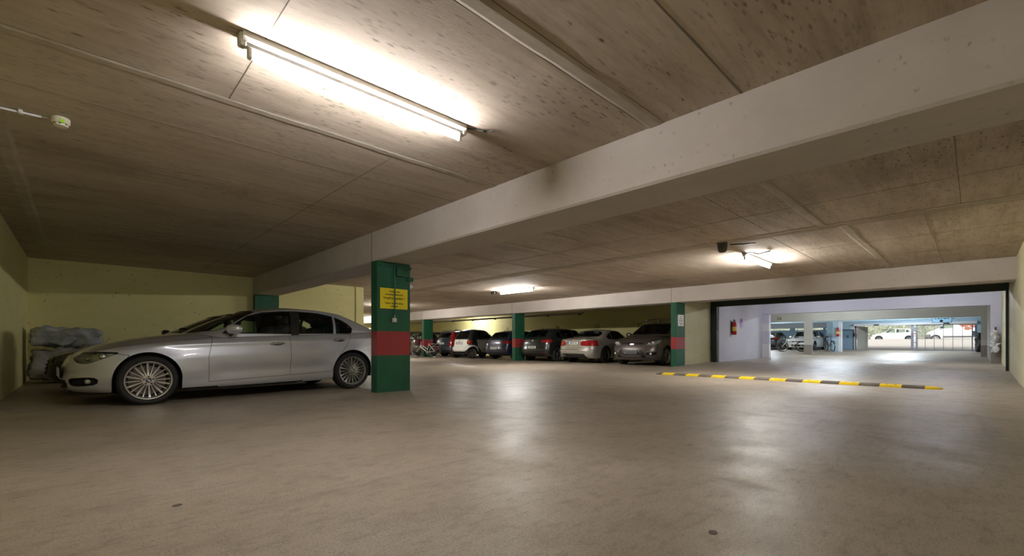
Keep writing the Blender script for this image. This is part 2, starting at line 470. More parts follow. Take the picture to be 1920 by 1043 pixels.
def struct(name, boxes, mat, mi=None):
    mb = MB()
    for k, (a, b) in enumerate(boxes): mb.box(a, b, mi[k] if mi else 0)
    return tag(mb.build(name, mat), kind='structure')

struct('wall_left', [((-1.0, -.8, 0), (-.8, 14.2, ZC))], M['yellow'])
struct('wall_rear', [((-.8, -.8, 0), (21.9, -.6, ZC))], M['yellow_worn'])
struct('wall_back', [((-.8, 14.0, 0), (6.71, 14.2, ZC)), ((6.45, 13.97, 0), (6.71, 14.0, ZC))], M['yellow'])
struct('wall_alcove', [((6.51, 14.2, 0), (6.71, 31, ZC)), ((6.51, 31, 0), (20.1, 31.2, ZC))], M['yellow'])
struct('wall_far', [((19.8, 6.86, 0), (20.0, 31, ZC))], M['yellow'])
struct('wall_partition', [((14.76, 6.84, 0), (16.86, 7.04, ZC)), ((16.86, 7.0, 0), (19.8, 7.04, ZC))], M['yellow_worn'])
# lit white-lavender bay beyond the roller gate
struct('wall_bay', [((17.05, 6.6, 0), (21.9, 6.98, ZC)), ((21.9, 6.6, 0), (22.1, 8.2, ZC))], M['lavender'])

# beams
def beam(name, x0, x1, y0, y1, joints, mat, label):
    mb = MB(); c = .02
    prof = [(x0, ZC), (x0, ZB + c), (x0 + c, ZB), (x1 - c, ZB), (x1, ZB + c), (x1, ZC)]
    vs = [(x, y0, z) for x, z in prof] + [(x, y1, z) for x, z in prof]; n = 6
    mb.add(vs, [(k, (k + 1) % n, n + (k + 1) % n, n + k) for k in range(n)] + [tuple(range(n)), tuple(range(2 * n - 1, n - 1, -1))])
    for y in joints: mb.box((x0 - .004, y - .006, ZB), (x0 + .01, y + .006, ZC), 1)
    o = mb.build(name, [mat, M['joint']]); return tag(o, kind='structure')
beam('trim_1', 3.466, 4.08, -.6, 14.0, (6.92,), M['beam'], '')
beam('trim_2', 14.15, 14.76, -.6, 31.0, (7.02, 14.65, 22.1), M['beam'], '')

# columns with a red band
def column(x, y, label, w=.61, d=.20, top=ZB, group='green columns with a red band'):
    r = empty('column', (x, y, 0), 0, label, 'column', group)
    e = .006
    def blk(z0, z1):
        m = MB(); m.box((0, 0, z0), (w, d, z1), 0, 0)
        return m
    mb = blk(0, .605); mb.box((0, 0, 1.003), (w, d, top))
    mb.build('shaft', M['green'], r)
    blk(.605, 1.003).build('red_band', M['red_band'], r)
    return r
c1 = column(3.466, 6.74, 'large green column with a red band, beside the rear wheel of the silver saloon, carrying the yellow sign')
column(3.47, 13.78, 'green column against the yellow back wall, showing just above the silver saloon roof')
column(14.15, 6.84, 'green column with a red band and a small white notice, right of the grey-brown people carrier')
column(14.15, 14.45, 'green column with a red band, between the dark blue and the black hatchback')
column(14.15, 21.9, 'narrow green column behind the parked bicycle, leftmost of the far row')

# conduit, box and sign on the near column
r = empty('cable_conduit', (0, 0, 0), 0, 'green painted conduit with junction boxes running down the column face over the yellow sign', 'conduit')
mb = MB(); Y = 6.735
mb.box((3.51, Y - .012, 2.075), (3.80, Y + .005, 2.10)); mb.box((3.80, Y - .03, 2.055), (4.085, Y + .005, 2.10), 0, .004)
mb.build('top_rail', M['green_pipe'], r)
mb = MB(); mb.box((3.80, Y - .045, 1.925), (3.90, Y + .005, 2.055), 0, .006); mb.build('junction_box', M['green_pipe'], r); mb = MB(); mb.box((4.03, Y - .03, 1.86), (4.13, Y + .005, 1.93), 0, .006); mb.build('junction_box', M['green_pipe'], r)
mb = MB(); mb.box((3.90, Y - .02, 1.925), (4.06, Y + .005, 1.945)); mb.tube([(3.775, Y - .016, 2.08), (3.775, Y - .016, 1.27)], .011); mb.build('conduit_pipe', M['green_pipe'], r)
mb = MB(); mb.tube([(3.775, Y - .016, 1.27), (3.775, Y - .016, 1.21)], .008)
mb.build('conduit_end', M['grey_pipe'], r)
r = empty('light_switch', (3.77, 6.74, 1.19), 0, 'small beige switch on the column face below the yellow sign', 'switch')
mb = MB(); mb.box((-.04, -.035, -.035), (.04, 0, .035), 0, .008); mb.build('switch_box', M['casing'], r)
mb = MB(); mb.box((-.022, -.042, -.02), (.022, -.034, .02), 0, .003); mb.build('rocker', M['detector'], r)
r = empty('warning_sign', (3.77, 6.7335, 1.546), 0, 'yellow warning sign in German on the near green column', 'sign')
mb = MB(); mb.box((-.252, -.004, -.17), (.252, .006, .17)); mb.build('sign_plate', M['sign_yellow'], r)
FX = rot_to((1, 0, 0), (0, 0, 1), (0, -.005, 0))
tm = MB()
for t, z, s in (('Vorsicht bei', .118, .040), ('laufenden Motoren', .068, .042), ('Vergiftungsgefahr !', .008, .052), ('Feuer und Rauchen', -.075, .042), ('verboten', -.125, .040)):
    b = text_mb(t, s, .0008, bold=.0007); place(b, FX @ Matrix.Translation((0, z, 0))); b.build('sign_lettering', M['sign_ink'], r)
r = empty('notice_sign', (14.44, 6.834, 1.56), 0, 'small white notice on the green column left of the gate', 'sign')
mb = MB(); mb.box((-.20, -.004, -.19), (.20, .006, .19)); mb.build('sign_plate', M['paper'], r)
tm = MB()
for ws, z in (((.07, .05), .12), ((.05, .09, .06), .055), ((.10, .12), -.01), ((.06, .04, .08), -.095), ((.09,), -.15)):
    b = MB(); x = -(sum(ws) + .015 * (len(ws) - 1)) / 2
    for w_ in ws: b.box((x, -.0055, z - .010), (x + w_, -.004, z + .010)); x += w_ + .015
    b.build('sign_lettering', M['stencil'], r)
# little bracket light beside near column top
r = empty('indicator_lamp', (4.078, 6.76, 1.74), 0, 'small blue-white indicator lamp at the right edge of the near column', 'lamp')
mb = MB(); mb.prism([(0, 0), (.06, .03), (.0, .09)], -.02, .02, rot_to((1, 0, 0), (0, 0, 1), (0, 0, 0))); mb.build('lamp_cap', M['white_plastic'], r)

# wall numbers
def wall_number(t, x, y, z, s, face, label, mat='stencil'):
    b = text_mb(t, s, .001, bold=.002)
    m = rot_to((0, -1, 0), (0, 0, 1), (x, y, z)) if face == '-x' else rot_to((1, 0, 0), (0, 0, 1), (x, y, z))
    if face == '+x': m = rot_to((0, 1, 0), (0, 0, 1), (x, y, z))
    place(b, m); o = b.build('bay_number', M[mat]); return tag(o, label, 'number', 'bay numbers painted on the walls')
wall_number('53', 19.797, 13.98, 1.68, .30, '-x', 'grey number 53 on the yellow wall above the silver cabriolet')
wall_number('52', 19.797, 11.45, 1.68, .30, '-x', 'grey number 52 on the yellow wall partly behind the people carrier')
wall_number('54', 19.797, 16.75, 1.68, .30, '-x', 'faint number 54 on the yellow wall above the black hatchback')
wall_number('55', 19.797, 20.9, 1.68, .30, '-x', 'faint number 55 on the yellow wall left of the middle far column')
wall_number('57', 19.797, 26.4, 1.68, .30, '-x', 'faint number 57 on the yellow wall above the slate estate car')

# roller gate frame
r = empty('roller_gate', (16.9, 3, 0), 0, 'dark green steel frame of the open roller gate', 'gate')
z0 = 2.17; r.location = (0, 0, 0)
mb = MB(); mb.box((16.9, -.59, z0), (17.0, 6.84, z0 + .17)); mb.box((16.87, -.59, z0 - .03), (17.04, 6.62, z0 + .005)); mb.box((16.82, 3.6, z0 + .16), (16.98, 3.95, z0 + .24), 0, .02); mb.build('lintel', M['dark_steel'], r)
mb = MB(); mb.box((16.88, 6.62, .09), (17.0, 6.84, z0)); [mb.box((16.83, 6.78, z), (16.88, 6.83, z + .05)) for z in (.6, 1.3)]; mb.build('jamb', M['dark_steel'], r)
mb = MB(); mb.box((16.88, -.59, .09), (17.0, -.535, z0)); mb.build('jamb', M['dark_steel'], r)
struct('wall_lintel', [((17.05, -.6, z0 + .03), (17.25, 6.59, ZC)), ((17.0, -.6, z0 + .18), (17.25, 6.99, ZC))], M['beam'])

# lavender beam and posts at x = 21.9
struct('trim_3', [((21.9, -2.6, 2.08), (22.3, 15, ZC)), ((21.9, -2.6, .764), (22.3, -.36, 2.08)), ((21.9, -2.6, .1), (22.3, -.36, .764))], [M['lavender'], M['socle']], [0, 0, 1])
mb = MB()
for z0, z1, mi in ((.1, .5, 0), (.5, .764, 0), (.764, 1.32, 1), (1.32, 1.66, 0), (1.66, 2.07, 1)):
    mb.box((21.88, 6.32, z0), (22.1, 6.6, z1), mi)
tag(mb.build('trim_4', [M['white_wall'], M['lavender']]), kind='structure')
# beige wall and lintel at x = 28.5
mb = MB(); zf = .18
mb.box((28.5, -2.6, 1.98), (28.75, 15, ZC))
for y0, y1 in ((6.15, 6.52), (12.0, 12.4), (-.62, -.17)):
    mb.box((28.5, y0, .70), (28.75, y1, 1.98)); mb.box((28.5, y0 - .001, zf), (28.751, y1 + .001, .70), 1)
mb.box((22.3, -.6, .70), (28.75, -.36, 2.64)); mb.box((22.3, -.601, .1), (28.751, -.359, .70), 1)
tag(mb.build('wall_lintel_beyond', [M['grey_beige'], M['socle']]), kind='structure')
wall_number('26', 28.495, 7.72, 2.19, .26, '-x', 'grey number 26 on the beige lintel beyond the gate')

# entrance wall at x = 40 : blue, with slot opening, door and vehicle gate
mb = MB(); xa, xb = 40.0, 40.25
mb.box((xa, -2.6, 2.02), (xb, 6.25, ZC)); mb.box((xa, -2.6, .2), (xb, -.08, 2.02)); mb.box((xa, 6.02, .2), (xb, 6.25, 2.02), 1)
mb.box((xa, 6.25, .2), (xb, 7.7, ZC)); mb.box((xb, 7.45, .2), (46, 7.7, ZC))
mb.box((46, 7.45, 2.10), (46.25, 15, ZC), 1); mb.box((46, 7.45, .2), (46.25, 15, 1.93))
mb.box((46, 11.2, 1.9), (46.25, 11.6, 2.12)); mb.box((46, 8.9, 1.9), (46.25, 9.1, 2.12))
tag(mb.build('wall_entrance', [M['blue_wall'], M['white_wall']]), kind='structure')
struct('wall_side_a', [((22.1, 15, .1), (46.25, 15.2, ZC))], M['blue_wall'])
struct('wall_side_b', [((28.75, -2.8, .1), (40.25, -2.6, ZC))], M['blue_wall'])
# inner blue columns and beam x=34
struct('trim_5', [((34.0, -2.6, 2.12), (34.4, 15, ZC)), ((34.0, 5.92, .2), (34.35, 6.22, 2.12)), ((34.0, -.95, .2), (34.35, -.45, 2.12))], M['blue_wall'])
struct('trim_6', [((34.0, 5.78, .2), (34.35, 5.92, 2.12))], M['white_wall'])

# service door in the entrance wall
r = empty('service_door', (39.96, 6.42, .3), 0, 'blue-grey steel service door with a small number, left of the driveway gate', 'door')
mb = MB(); mb.box((-.03, -.31, 0), (.02, .37, 1.42)); mb.build('door_leaf', M['door_blue'], r)
mb = MB(); mb.box((-.05, .37, 0), (.02, .42, 1.47)); mb.box((-.05, -.36, 0), (.02, -.31, 1.47)); mb.box((-.05, -.36, 1.42), (.02, .42, 1.47)); mb.build('door_frame', M['dark_steel'], r)
b = text_mb('8', .3, .001); place(b, rot_to((0, -1, 0), (0, 0, 1), (-.034, 0, .95))); b.build('door_number', M['gap'], r)

# driveway gate
r = empty('driveway_gate', (40.1, 0, .3), 0, 'metal driveway gate with thin vertical bars, right leaf closed', 'gate')
mb = MB()
mb.box((-.05, 2.86, 0), (.05, 3.0, 1.72)); mb.box((-.05, 2.66, 0), (.05, 2.76, 1.72)); mb.box((-.04, 2.6, .02), (.04, 3.0, .06))
for z in (.5, .95, 1.4): mb.box((-.06, 2.66, z), (.06, 3.0, z + .05))
mb.build('centre_post', M['gate_metal'], r)
mb = MB(); mb.box((-.03, -.08, .0), (.03, 2.7, .05)); mb.box((-.03, -.08, 1.66), (.03, 2.7, 1.72)); mb.box((-.03, .1, 0), (.03, .16, 1.7))
for i in range(6): y = 2.3 - i * .435; mb.box((-.012, y - .012, .03), (.012, y + .012, 1.68))
mb.build('closed_leaf', M['gate_metal'], r)
mb = MB()
for i in range(36): mb.tube([(0, 2.66 - .075 * i, .04), (0, 2.66 - .075 * i, 1.67)], .0035, 4)
mb.build('wire_mesh', M['white_plastic'], r)
mb = MB()
for i in range(14): mb.box((.1 + i * .16, 5.86 - i * .022, .03), (.16 + i * .16, 5.9 - i * .022, 1.7))
mb.box((.08, 5.55, 0), (2.4, 5.93, .03)); mb.build('open_leaf', M['grey_beige'], r)
mb = MB(); mb.box((-.06, 5.92, 0), (.06, 6.02, 1.72)); mb.box((-.1, 5.9, .95), (-.02, 6.06, 1.2)); mb.box((-.06, 5.9, 1.6), (.0, 6.1, 1.72)); mb.build('gate_post', M['gate_metal'], r)
mb = MB(); mb.box((-.06, -.08, 0), (.06, .02, 1.72)); mb.box((-.12, -.05, .95), (-.02, .15, 1.25)); mb.build('gate_post', M['gate_metal'], r)
mb = MB(); mb.box((-.35, -.08, 1.70), (-.1, 6.02, 1.86)); mb.build('gate_track', M['white_wall'], r)
for y, l in ((4.75, 'left'), (1.30, 'right')):
    r = empty('gate_lamp', (39.69, y, 2.03), 0, 'small black lamp above the %s half of the driveway gate' % l, 'lamp', 'lamps above the driveway gate')
    mb = MB(); mb.box((-.08, -.13, -.02), (.08, .13, .06), 0, .02); mb.build('lamp_housing', M['black'], r)
    mb = MB(); mb.box((-.05, -.1, -.05), (.05, .1, -.02), 0, .01); mb.build('lamp_glass', M['white_plastic'], r)
r = empty('hanging_sign', (33.95, 1.27, 2.06), 0, 'blue framed sign hanging from the beam before the driveway gate', 'sign')
mb = MB(); mb.box((-.03, -.40, -.15), (0, .40, .17)); mb.box((-.02, -.3, .17), (-.01, -.28, .6)); mb.box((-.02, .28, .17), (-.01, .3, .6)); mb.build('sign_frame', M['door_blue'], r)
mb = MB(); mb.box((-.035, -.36, -.12), (-.02, .36, .14)); mb.build('sign_face', pmat('pale_blue_sign', (.36, .66, .85), .5), r)
tm = MB()
for y0, y1 in ((-.30, -.22), (-.20, -.05), (-.02, .04), (.06, .19), (.22, .30)): tm.box((-.038, y0, .06), (-.035, y1, .10))
mb = MB(); mb.prism([(.07 * math.cos(a * PI / 8), .07 * math.sin(a * PI / 8)) for a in range(16)], 0, .002, rot_to((0, -1, 0), (0, 0, 1), (-.037, .02, -.05))); merge(tm, mb); tm.build('sign_lettering', M['gap'], r)
# ------------------------------------------------------------------ luminaires
def luminaire(x, y, axis, ln, label, cool=False, z=ZC, tube=None):
    """batten fitting, local x along the tube"""
    r = empty('batten_light', (x, y, z), 0 if axis == 'x' else PI / 2, label, 'ceiling light', 'fluorescent ceiling battens')
    h = ln / 2
    mb = MB(); mb.prism([(-.045, 0), (-.045, -.03), (-.028, -.052), (.028, -.052), (.045, -.03), (.045, 0)], -h, h, rot_to((0, 1, 0), (0, 0, 1), (0, 0, 0)))
    mb.build('batten_body', M['casing'], r)
    mb = MB(); mb.prism([(-.024, -.052), (-.020, -.072), (.020, -.072), (.024, -.052)], -h + .02, h - .02, rot_to((0, 1, 0), (0, 0, 1), (0, 0, 0)))
    mb.build('gear_tray', M['white_plastic'], r)
    for s in (-1, 1):
        mb = MB(); mb.box((s * (h - .005) - .02, -.03, -.078), (s * (h - .005) + .02, .03, -.002), 0, .008)
        xx = s * (h - .045)
        mb.box((xx - .013, -.017, -.135), (xx + .013, .017, -.06), 0, .006); mb.build('lamp_holder', M['casing'], r)
    mb = MB(); mb.tube([(-h + .055, 0, -.112), (h - .055, 0, -.112)], .0145, 12)
    mb.build('tube', M[tube or ('tube_cool' if cool else 'tube')], r, smooth=True)
    return r
luminaire(1.50, 2.99, 'x', 1.64, 'long lit fluorescent batten on the ceiling above the foreground, nearest of all', tube='tube_near')
luminaire(10.58, 10.75, 'y', 1.64, 'lit fluorescent batten above the middle of the hall, left of the dark ceiling box')
luminaire(10.45, 3.24, 'x', 1.64, 'lit fluorescent batten before the gate beam, right of the dark ceiling box')
luminaire(10.58, 19.6, 'y', 1.64, 'lit fluorescent batten behind the near green column')
luminaire(12.3, 28.3, 'y', 1.64, 'lit fluorescent batten deep in the left end of the hall')
luminaire(18.3, 23.6, 'y', 1.64, 'fluorescent batten inside the far parking bays, left of the column by the bicycle')
luminaire(19.4, 4.2, 'y', 1.64, 'cool fluorescent batten in the white bay beyond the gate, left one', True)
luminaire(19.4, .9, 'y', 1.64, 'cool fluorescent batten in the white bay beyond the gate, right one', True)
luminaire(25.2, 4.5, 'y', 1.64, 'added unseen batten brightening the passage between the two lintels', tube='tube_day_fill')  # this and the following battens are unseen, added to brighten the entrance end
luminaire(31.5, 3.0, 'y', 1.64, 'added unseen batten standing in for daylight between the beige lintel and the hanging blue sign', tube='tube_day_fill')  # added to light the pillar sides like daylight from the gate
luminaire(31.5, 9.8, 'y', 1.64, 'added unseen batten for bluish daylight above the parked cars beyond the beige lintel', tube='tube_day_fill')
luminaire(38.0, 11.4, 'y', 1.64, 'added unseen batten for bluish daylight near the entrance wall slot', tube='tube_day_fill')
luminaire(36.8, 3.0, 'y', 1.64, 'added unseen batten for bluish daylight inside the driveway gate', tube='tube_day_fill')

# cables on the ceiling by the fittings
def wire(pts, label, rad=.006, mat='black'):
    mb = MB(); mb.tube(pts, rad, 6); o = mb.build('cable', M[mat]); tag(o, label, 'cable')
wire([(2.31, 2.99, 2.615), (2.42, 2.94, 2.62), (2.46, 2.90, 2.61), (2.50, 2.90, 2.615), (2.53, 2.85, 2.62)], 'short dark cable looping out of the ceiling at the near batten', .008, 'stencil')
wire([(9.60, 3.18, 2.60), (9.58, 3.1, 2.61), (9.66, 2.98, 2.57), (9.72, 2.88, 2.60), (9.75, 2.8, 2.62)], 'short dark cable at the left end of the gate-side batten', .012)
wire([(8.5, 3.1, 2.60), (8.62, 2.92, 2.60), (8.75, 2.75, 2.61)], 'short dark cable beside the dark ceiling box', .012)
r = empty('ceiling_speaker', (8.42, 3.2, ZC), .3, 'dark rounded box on the ceiling left of the gate-side batten', 'speaker')
mb = MB(); mb.lathe([(0.001, -.17), (.05, -.168), (.075, -.14), (.085, -.06), (.08, -.02), (.05, 0)], 16); mb.build('housing', M['stencil'], r, smooth=True)
mb = MB(); mb.box((-.09, -.09, -.03), (.09, .09, 0), 0, .01); mb.build('base_plate', M['stencil'], r)
r = empty('ceiling_box', (10.55, 11.85, ZC), 0, 'small dark box at the left end of the middle ceiling batten', 'box')
mb = MB(); mb.box((-.07, -.1, -.09), (.07, .1, 0), 0, .02); mb.build('housing', M['stencil'], r)

# heat detector and its conduit
r = empty('heat_detector', (-.11, 5.14, ZC), .7, 'round cream heat detector with a lime sticker on the ceiling', 'detector')
mb = MB(); mb.lathe([(.052, 0), (.056, -.004), (.056, -.038), (.050, -.046), (.046, -.047), (.046, -.054), (.042, -.066), (.001, -.070)], 32); mb.build('detector_body', M['detector'], r, smooth=False, angle=30)
mb = MB()
for k in range(16):
    if k % 2 == 0: mb = MB(); mb.box((.0445, -.006, -.056), (.049, .006, -.050), 0, 0, Matrix.Rotation(k * PI / 8, 4, 'Z')); mb.build('vent_slot', M['black'], r)
mb = MB(); mb.box((.050, -.014, -.052), (.0575, .014, -.022), 0, 0, Matrix.Rotation(-1.75 - .35, 4, 'Z')); mb.build('lime_sticker', M['lime'], r)
r = empty('detector_conduit', (-.20, 5.17, ZC), 0, 'thin pale conduit running across the ceiling to the heat detector', 'conduit')
mb = MB(); mb.tube([(-.02, 0, -.016), (-.60, .04, -.016)], .0085, 8); mb.build('conduit_pipe', M['white_plastic'], r, smooth=True)
mb = MB(); mb.tube([(.04, -.01, -.016), (-.02, 0, -.016)], .004, 6); mb.build('cable_end', M['grey_pipe'], r)
mb = MB(); mb.box((-.145, -.012, -.028), (-.12, .03, 0), 0, .003); mb.build('clip', M['white_plastic'], r)

# sprinkler pipe over the far row
r = empty('overhead_pipe', (17.0, 18, 2.20), 0, 'long grey pipe hanging under the ceiling behind the far beam', 'pipe')
mb = MB(); mb.tube([(0, -5.2, .02), (0, 12.9, -.02)], .05, 12); mb.build('pipe_run', M['pipe_metal'], r, smooth=True)
mb = MB(); mb.tube([(.0, -5.2, .13), (.0, 12.9, .13)], .018, 8); mb.build('thin_pipe', M['detector'], r, smooth=True)
for y in range(-5, 13, 2):
    mb = MB(); mb.tube([(0, y, -.06), (0, y, .43)], .008, 6); mb.box((-.07, y - .03, -.07), (.07, y + .03, -.02), 0, .01); mb.build('pipe_hanger', M['black'], r)

# fire extinguishers
def extinguisher(x, y, z, s, face, label):
    r = empty('fire_extinguisher', (x, y, z), 0, label, 'fire extinguisher', 'wall-hung red extinguishers')
    r.scale = (s, s, s)
    mb = MB(); mb.lathe([(.001, 0), (.07, 0), (.078, .02), (.078, .40), (.065, .45), (.028, .475), (.026, .50), (.001, .50)], 20); mb.build('cylinder_body', M['red_ext'], r, smooth=False, angle=40)
    mb = MB(); mb.lathe([(.0785, .14), (.0795, .141), (.0795, .30), (.0785, .301)], 20); mb.build('instruction_band', pmat('yellow_print', (.75, .55, .12), .5), r)
    mb = MB(); mb.box((-.02, -.02, .50), (.02, .02, .55)); mb.box((-.09, -.012, .55), (.03, .012, .565)); mb.box((-.10, -.012, .525), (.02, .012, .535)); mb.build('valve_handle', M['black'], r)
    mb = MB(); mb.tube([(.02, 0, .52), (.08, -.02, .50), (.10, -.03, .40), (.098, -.03, .15), (.09, -.03, .05)], .011, 8); mb.build('hose', M['black'], r, smooth=True)
    mb = MB(); mb.box((-.05, .07, .05), (.05, .10, .5)) if face == '-y' else mb.box((.07, -.05, .05), (.10, .05, .5)); mb.build('wall_bracket', M['black'], r)
extinguisher(18.25, 6.49, 1.12, 1.05, '-y', 'red fire extinguisher on the lavender wall just inside the gate')
extinguisher(33.9, 5.95, 1.22, 1.0, '-x', 'small distant red fire extinguisher on the white post left of the service door')
r = empty('round_sign', (19.3, 6.595, 1.6), 0, 'round purple disc sign on the lavender wall right of the extinguisher', 'sign')
mb = MB(); mb.prism([(.17 * math.cos(a * PI / 16), .20 * math.sin(a * PI / 16)) for a in range(32)], 0, .008, rot_to((1, 0, 0), (0, 0, 1), (0, 0, 0))); mb.build('sign_disc', M['purple'], r)
mb = MB(); mb.prism([(.09 * math.cos(a * PI / 16), .12 * math.sin(a * PI / 16)) for a in range(32)], .008, .0095, rot_to((1, 0, 0), (0, 0, 1), (0, 0, 0))); mb.build('sign_centre', pmat('dark_purple', (.27, .08, .36), .5), r)

# speed bump: alternate rubber modules
X0, X1 = 10.66, 11.02
ys = np.linspace(5.55, .62, 17)
def hump(y0, y1):
    n = 8; prof = [(X0, 0), (X0 + .005, .008)] + [(X0 + (X1 - X0) * (.5 - .5 * math.cos(PI * (k / n))), .012 + .036 * math.sin(PI * k / n)) for k in range(1, n)] + [(X1 - .005, .008), (X1, 0)]
    mb = MB(); m = len(prof)
    vs = [(x, y0, z) for x, z in prof] + [(x, y1, z) for x, z in prof]
    mb.add(vs, [(k, (k + 1) % m, m + (k + 1) % m, m + k) for k in range(m)] + [tuple(range(m)), tuple(range(2 * m - 1, m - 1, -1))])
    return mb
r = empty('speed_bump', (0, 0, 0), 0, 'yellow and black rubber speed bump lying across the driveway before the gate', 'speed bump')
def end_cap(y0, y1):
    mb = MB(); n = 10; vs = []; fs = []
    for j in range(7):
        q = j / 6; y = y0 + (y1 - y0) * q; sc = math.sqrt(max(0, 1 - q * q)); cx = (X0 + X1) / 2
        for k in range(n + 1):
            vs.append((cx + (X1 - X0) / 2 * sc * -math.cos(PI * k / n), y, .045 * sc * math.sin(PI * k / n) + .001))
    for j in range(6):
        for k in range(n): fs.append((j * 11 + k, j * 11 + k + 1, j * 11 + 12 + k, j * 11 + 11 + k))
    mb.add(vs, fs); return mb
end_cap(ys[0], 5.80).build('rubber_end', M['rubber_dark'], r)
for i in range(16):
    yel = i % 2 == 0
    mb = hump(ys[i], ys[i + 1])
    if yel:
        yc = (ys[i] + ys[i + 1]) / 2
        for q in (-.06, .06):
            mb.prism([(X0 + .10 + .013 * math.cos(a * PI / 4), yc + q + .02 * math.sin(a * PI / 4)) for a in range(8)], .040, .046, None, 1)
            mb.prism([(X1 - .10 + .013 * math.cos(a * PI / 4), yc + q + .02 * math.sin(a * PI / 4)) for a in range(8)], .040, .046, None, 1)
    mb.build('rubber_segment', [M['rubber_yellow' if yel else 'rubber_dark'], M['rubber_dark']], r)
end_cap(ys[-1], .38).build('rubber_end', M['rubber_yellow'], r)

# wrapped bundles in the back left corner
def lumpy(name, a, b, mat, amp, fr, seed, parent=None, seg=14, e=.35):
    me = bpy.data.meshes.new(name); bm = bmesh.new()
    bmesh.ops.create_cube(bm, size=1); bmesh.ops.subdivide_edges(bm, edges=bm.edges, cuts=seg, use_grid_fill=True)
    ca = [(p + q) / 2 for p, q in zip(a, b)]; sz = [(q - p) for p, q in zip(a, b)]
    for v in bm.verts:
        p = v.co * 2; l = (abs(p.x) ** 6 + abs(p.y) ** 6 + abs(p.z) ** 6) ** (1 / 6); p = p / l
        w = Vector((p.x * sz[0] / 2, p.y * sz[1] / 2, p.z * sz[2] / 2))
        q = Vector((w.x * fr + seed, w.y * fr, w.z * fr))
        d = noise.noise(q) * amp + abs(noise.noise(q * 2.3)) * amp * .8
        w += p.normalized() * (d - amp * .5)
        v.co = Vector(ca) + w
    bm.to_mesh(me); bm.free(); me.materials.append(mat)
    return link(name, me, parent, True)
o = lumpy('plastic_bundle', (-.72, 12.75, .02), (.42, 13.55, .70), M['sack'], .10, 4.0, 3, seg=24); tag(o, 'grey wrapped bundle on the floor in the back left corner', 'bundle')
o = lumpy('plastic_bundle', (-.70, 12.75, .735), (.36, 13.5, 1.13), M['film'], .09, 5.0, 8, seg=24); tag(o, 'bluish plastic-wrapped bundle on top of the grey one in the back left corner', 'bundle')
# white bags hanging at the lavender pier
r = empty('plastic_bag', (21.75, -.47, .95), 0, 'white crumpled plastic bags hanging on the pier inside the gate, right edge', 'bag')
lumpy('upper_bag', (-.10, -.06, -.10), (.10, .10, .28), M['white_plastic'], .10, 9, 2, r, 10); lumpy('lower_bag', (-.12, -.08, -.45), (.12, .12, -.10), M['white_plastic'], .12, 9, 5, r, 10)
mb = MB(); mb.tube([(0, 0, .27), (.02, .01, .36), (.10, 0, .38)], .02, 6); mb.build('hook', M['black'], r)
# floor drain cover and oil spots as part of the floor: a thin round lid
mb = MB(); mb.prism([(.021 * math.cos(a * PI / 8), .017 * math.sin(a * PI / 8)) for a in range(16)], 0, .002)
for k, (x, y) in enumerate(((1.19, 1.04), (2.08, 1.98))):
    me = mb.mesh('floor_lid', M['rubber_dark']); o = link('floor_lid', me); o.location = (1.95, .78, .001) if k == 0 else (.35, 2.77, .001)
    tag(o, ('small dark round lid set in the floor at lower right' if k == 0 else 'small dark round lid set in the floor at lower left'), 'floor lid')

# ------------------------------------------------------------------ outside
mb = MB(); xs = [40.25, 42, 44, 46, 48, 50, 52, 54, 56, 58, 60, 62, 63, 64.5, 90]
for a, b in zip(xs[:-1], xs[1:]): mb.add([(a, -30, floor_z(a)), (b, -30, floor_z(b)), (b, 50, floor_z(b)), (a, 50, floor_z(a))], [(0, 1, 2, 3)])
o = mb.build('street', M['asphalt']); tag(o, kind='structure')
# ------------------------------------------------------------------ vehicles
def mono(pts):
    """smooth monotone interpolation through (x, y) points"""
    xs = np.array([p[0] for p in pts], float); ys = np.array([p[1] for p in pts], float)
    if len(xs) == 1: return lambda x: float(ys[0])
    h = np.diff(xs); d = np.diff(ys) / h; n = len(xs); m = np.zeros(n)
    m[0] = d[0]; m[-1] = d[-1]
    for i in range(1, n - 1):
        if d[i - 1] * d[i] > 0:
            w1 = 2 * h[i] + h[i - 1]; w2 = h[i] + 2 * h[i - 1]
            m[i] = (w1 + w2) / (w1 / d[i - 1] + w2 / d[i])
    def f(x):
        x = min(max(x, xs[0]), xs[-1]); i = min(int(np.searchsorted(xs, x, side='right')) - 1, n - 2); i = max(i, 0)
        t = (x - xs[i]) / h[i]; t2 = t * t; t3 = t2 * t
        return float((2 * t3 - 3 * t2 + 1) * ys[i] + (t3 - 2 * t2 + t) * h[i] * m[i] + (-2 * t3 + 3 * t2) * ys[i + 1] + (t3 - t2) * h[i] * m[i + 1])
    return f

def in_poly(px, py, poly):
    c = False; j = len(poly) - 1
    for i in range(len(poly)):
        xi, yi = poly[i]; xj, yj = poly[j]
        if (yi > py) != (yj > py) and px < (xj - xi) * (py - yi) / (yj - yi) + xi: c = not c
        j = i
    return c

def arc(cx, cz, r, a0, a1, n=16):
    return [(cx + r * math.cos(math.radians(a0 + (a1 - a0) * i / n)), cz + r * math.sin(math.radians(a0 + (a1 - a0) * i / n))) for i in range(n + 1)]

def smooth_poly(pts, n=4):
    """Catmull-Rom closed outline"""
    out = []; m = len(pts)
    for i in range(m):
        p0, p1, p2, p3 = [np.array(pts[(i + k - 1) % m], float) for k in range(4)]
        for s in range(n):
            t = s / n
            out.append(tuple(.5 * ((2 * p1) + (-p0 + p2) * t + (2 * p0 - 5 * p1 + 4 * p2 - p3) * t * t + (-p0 + 3 * p1 - 3 * p2 + p3) * t ** 3)))
    return out

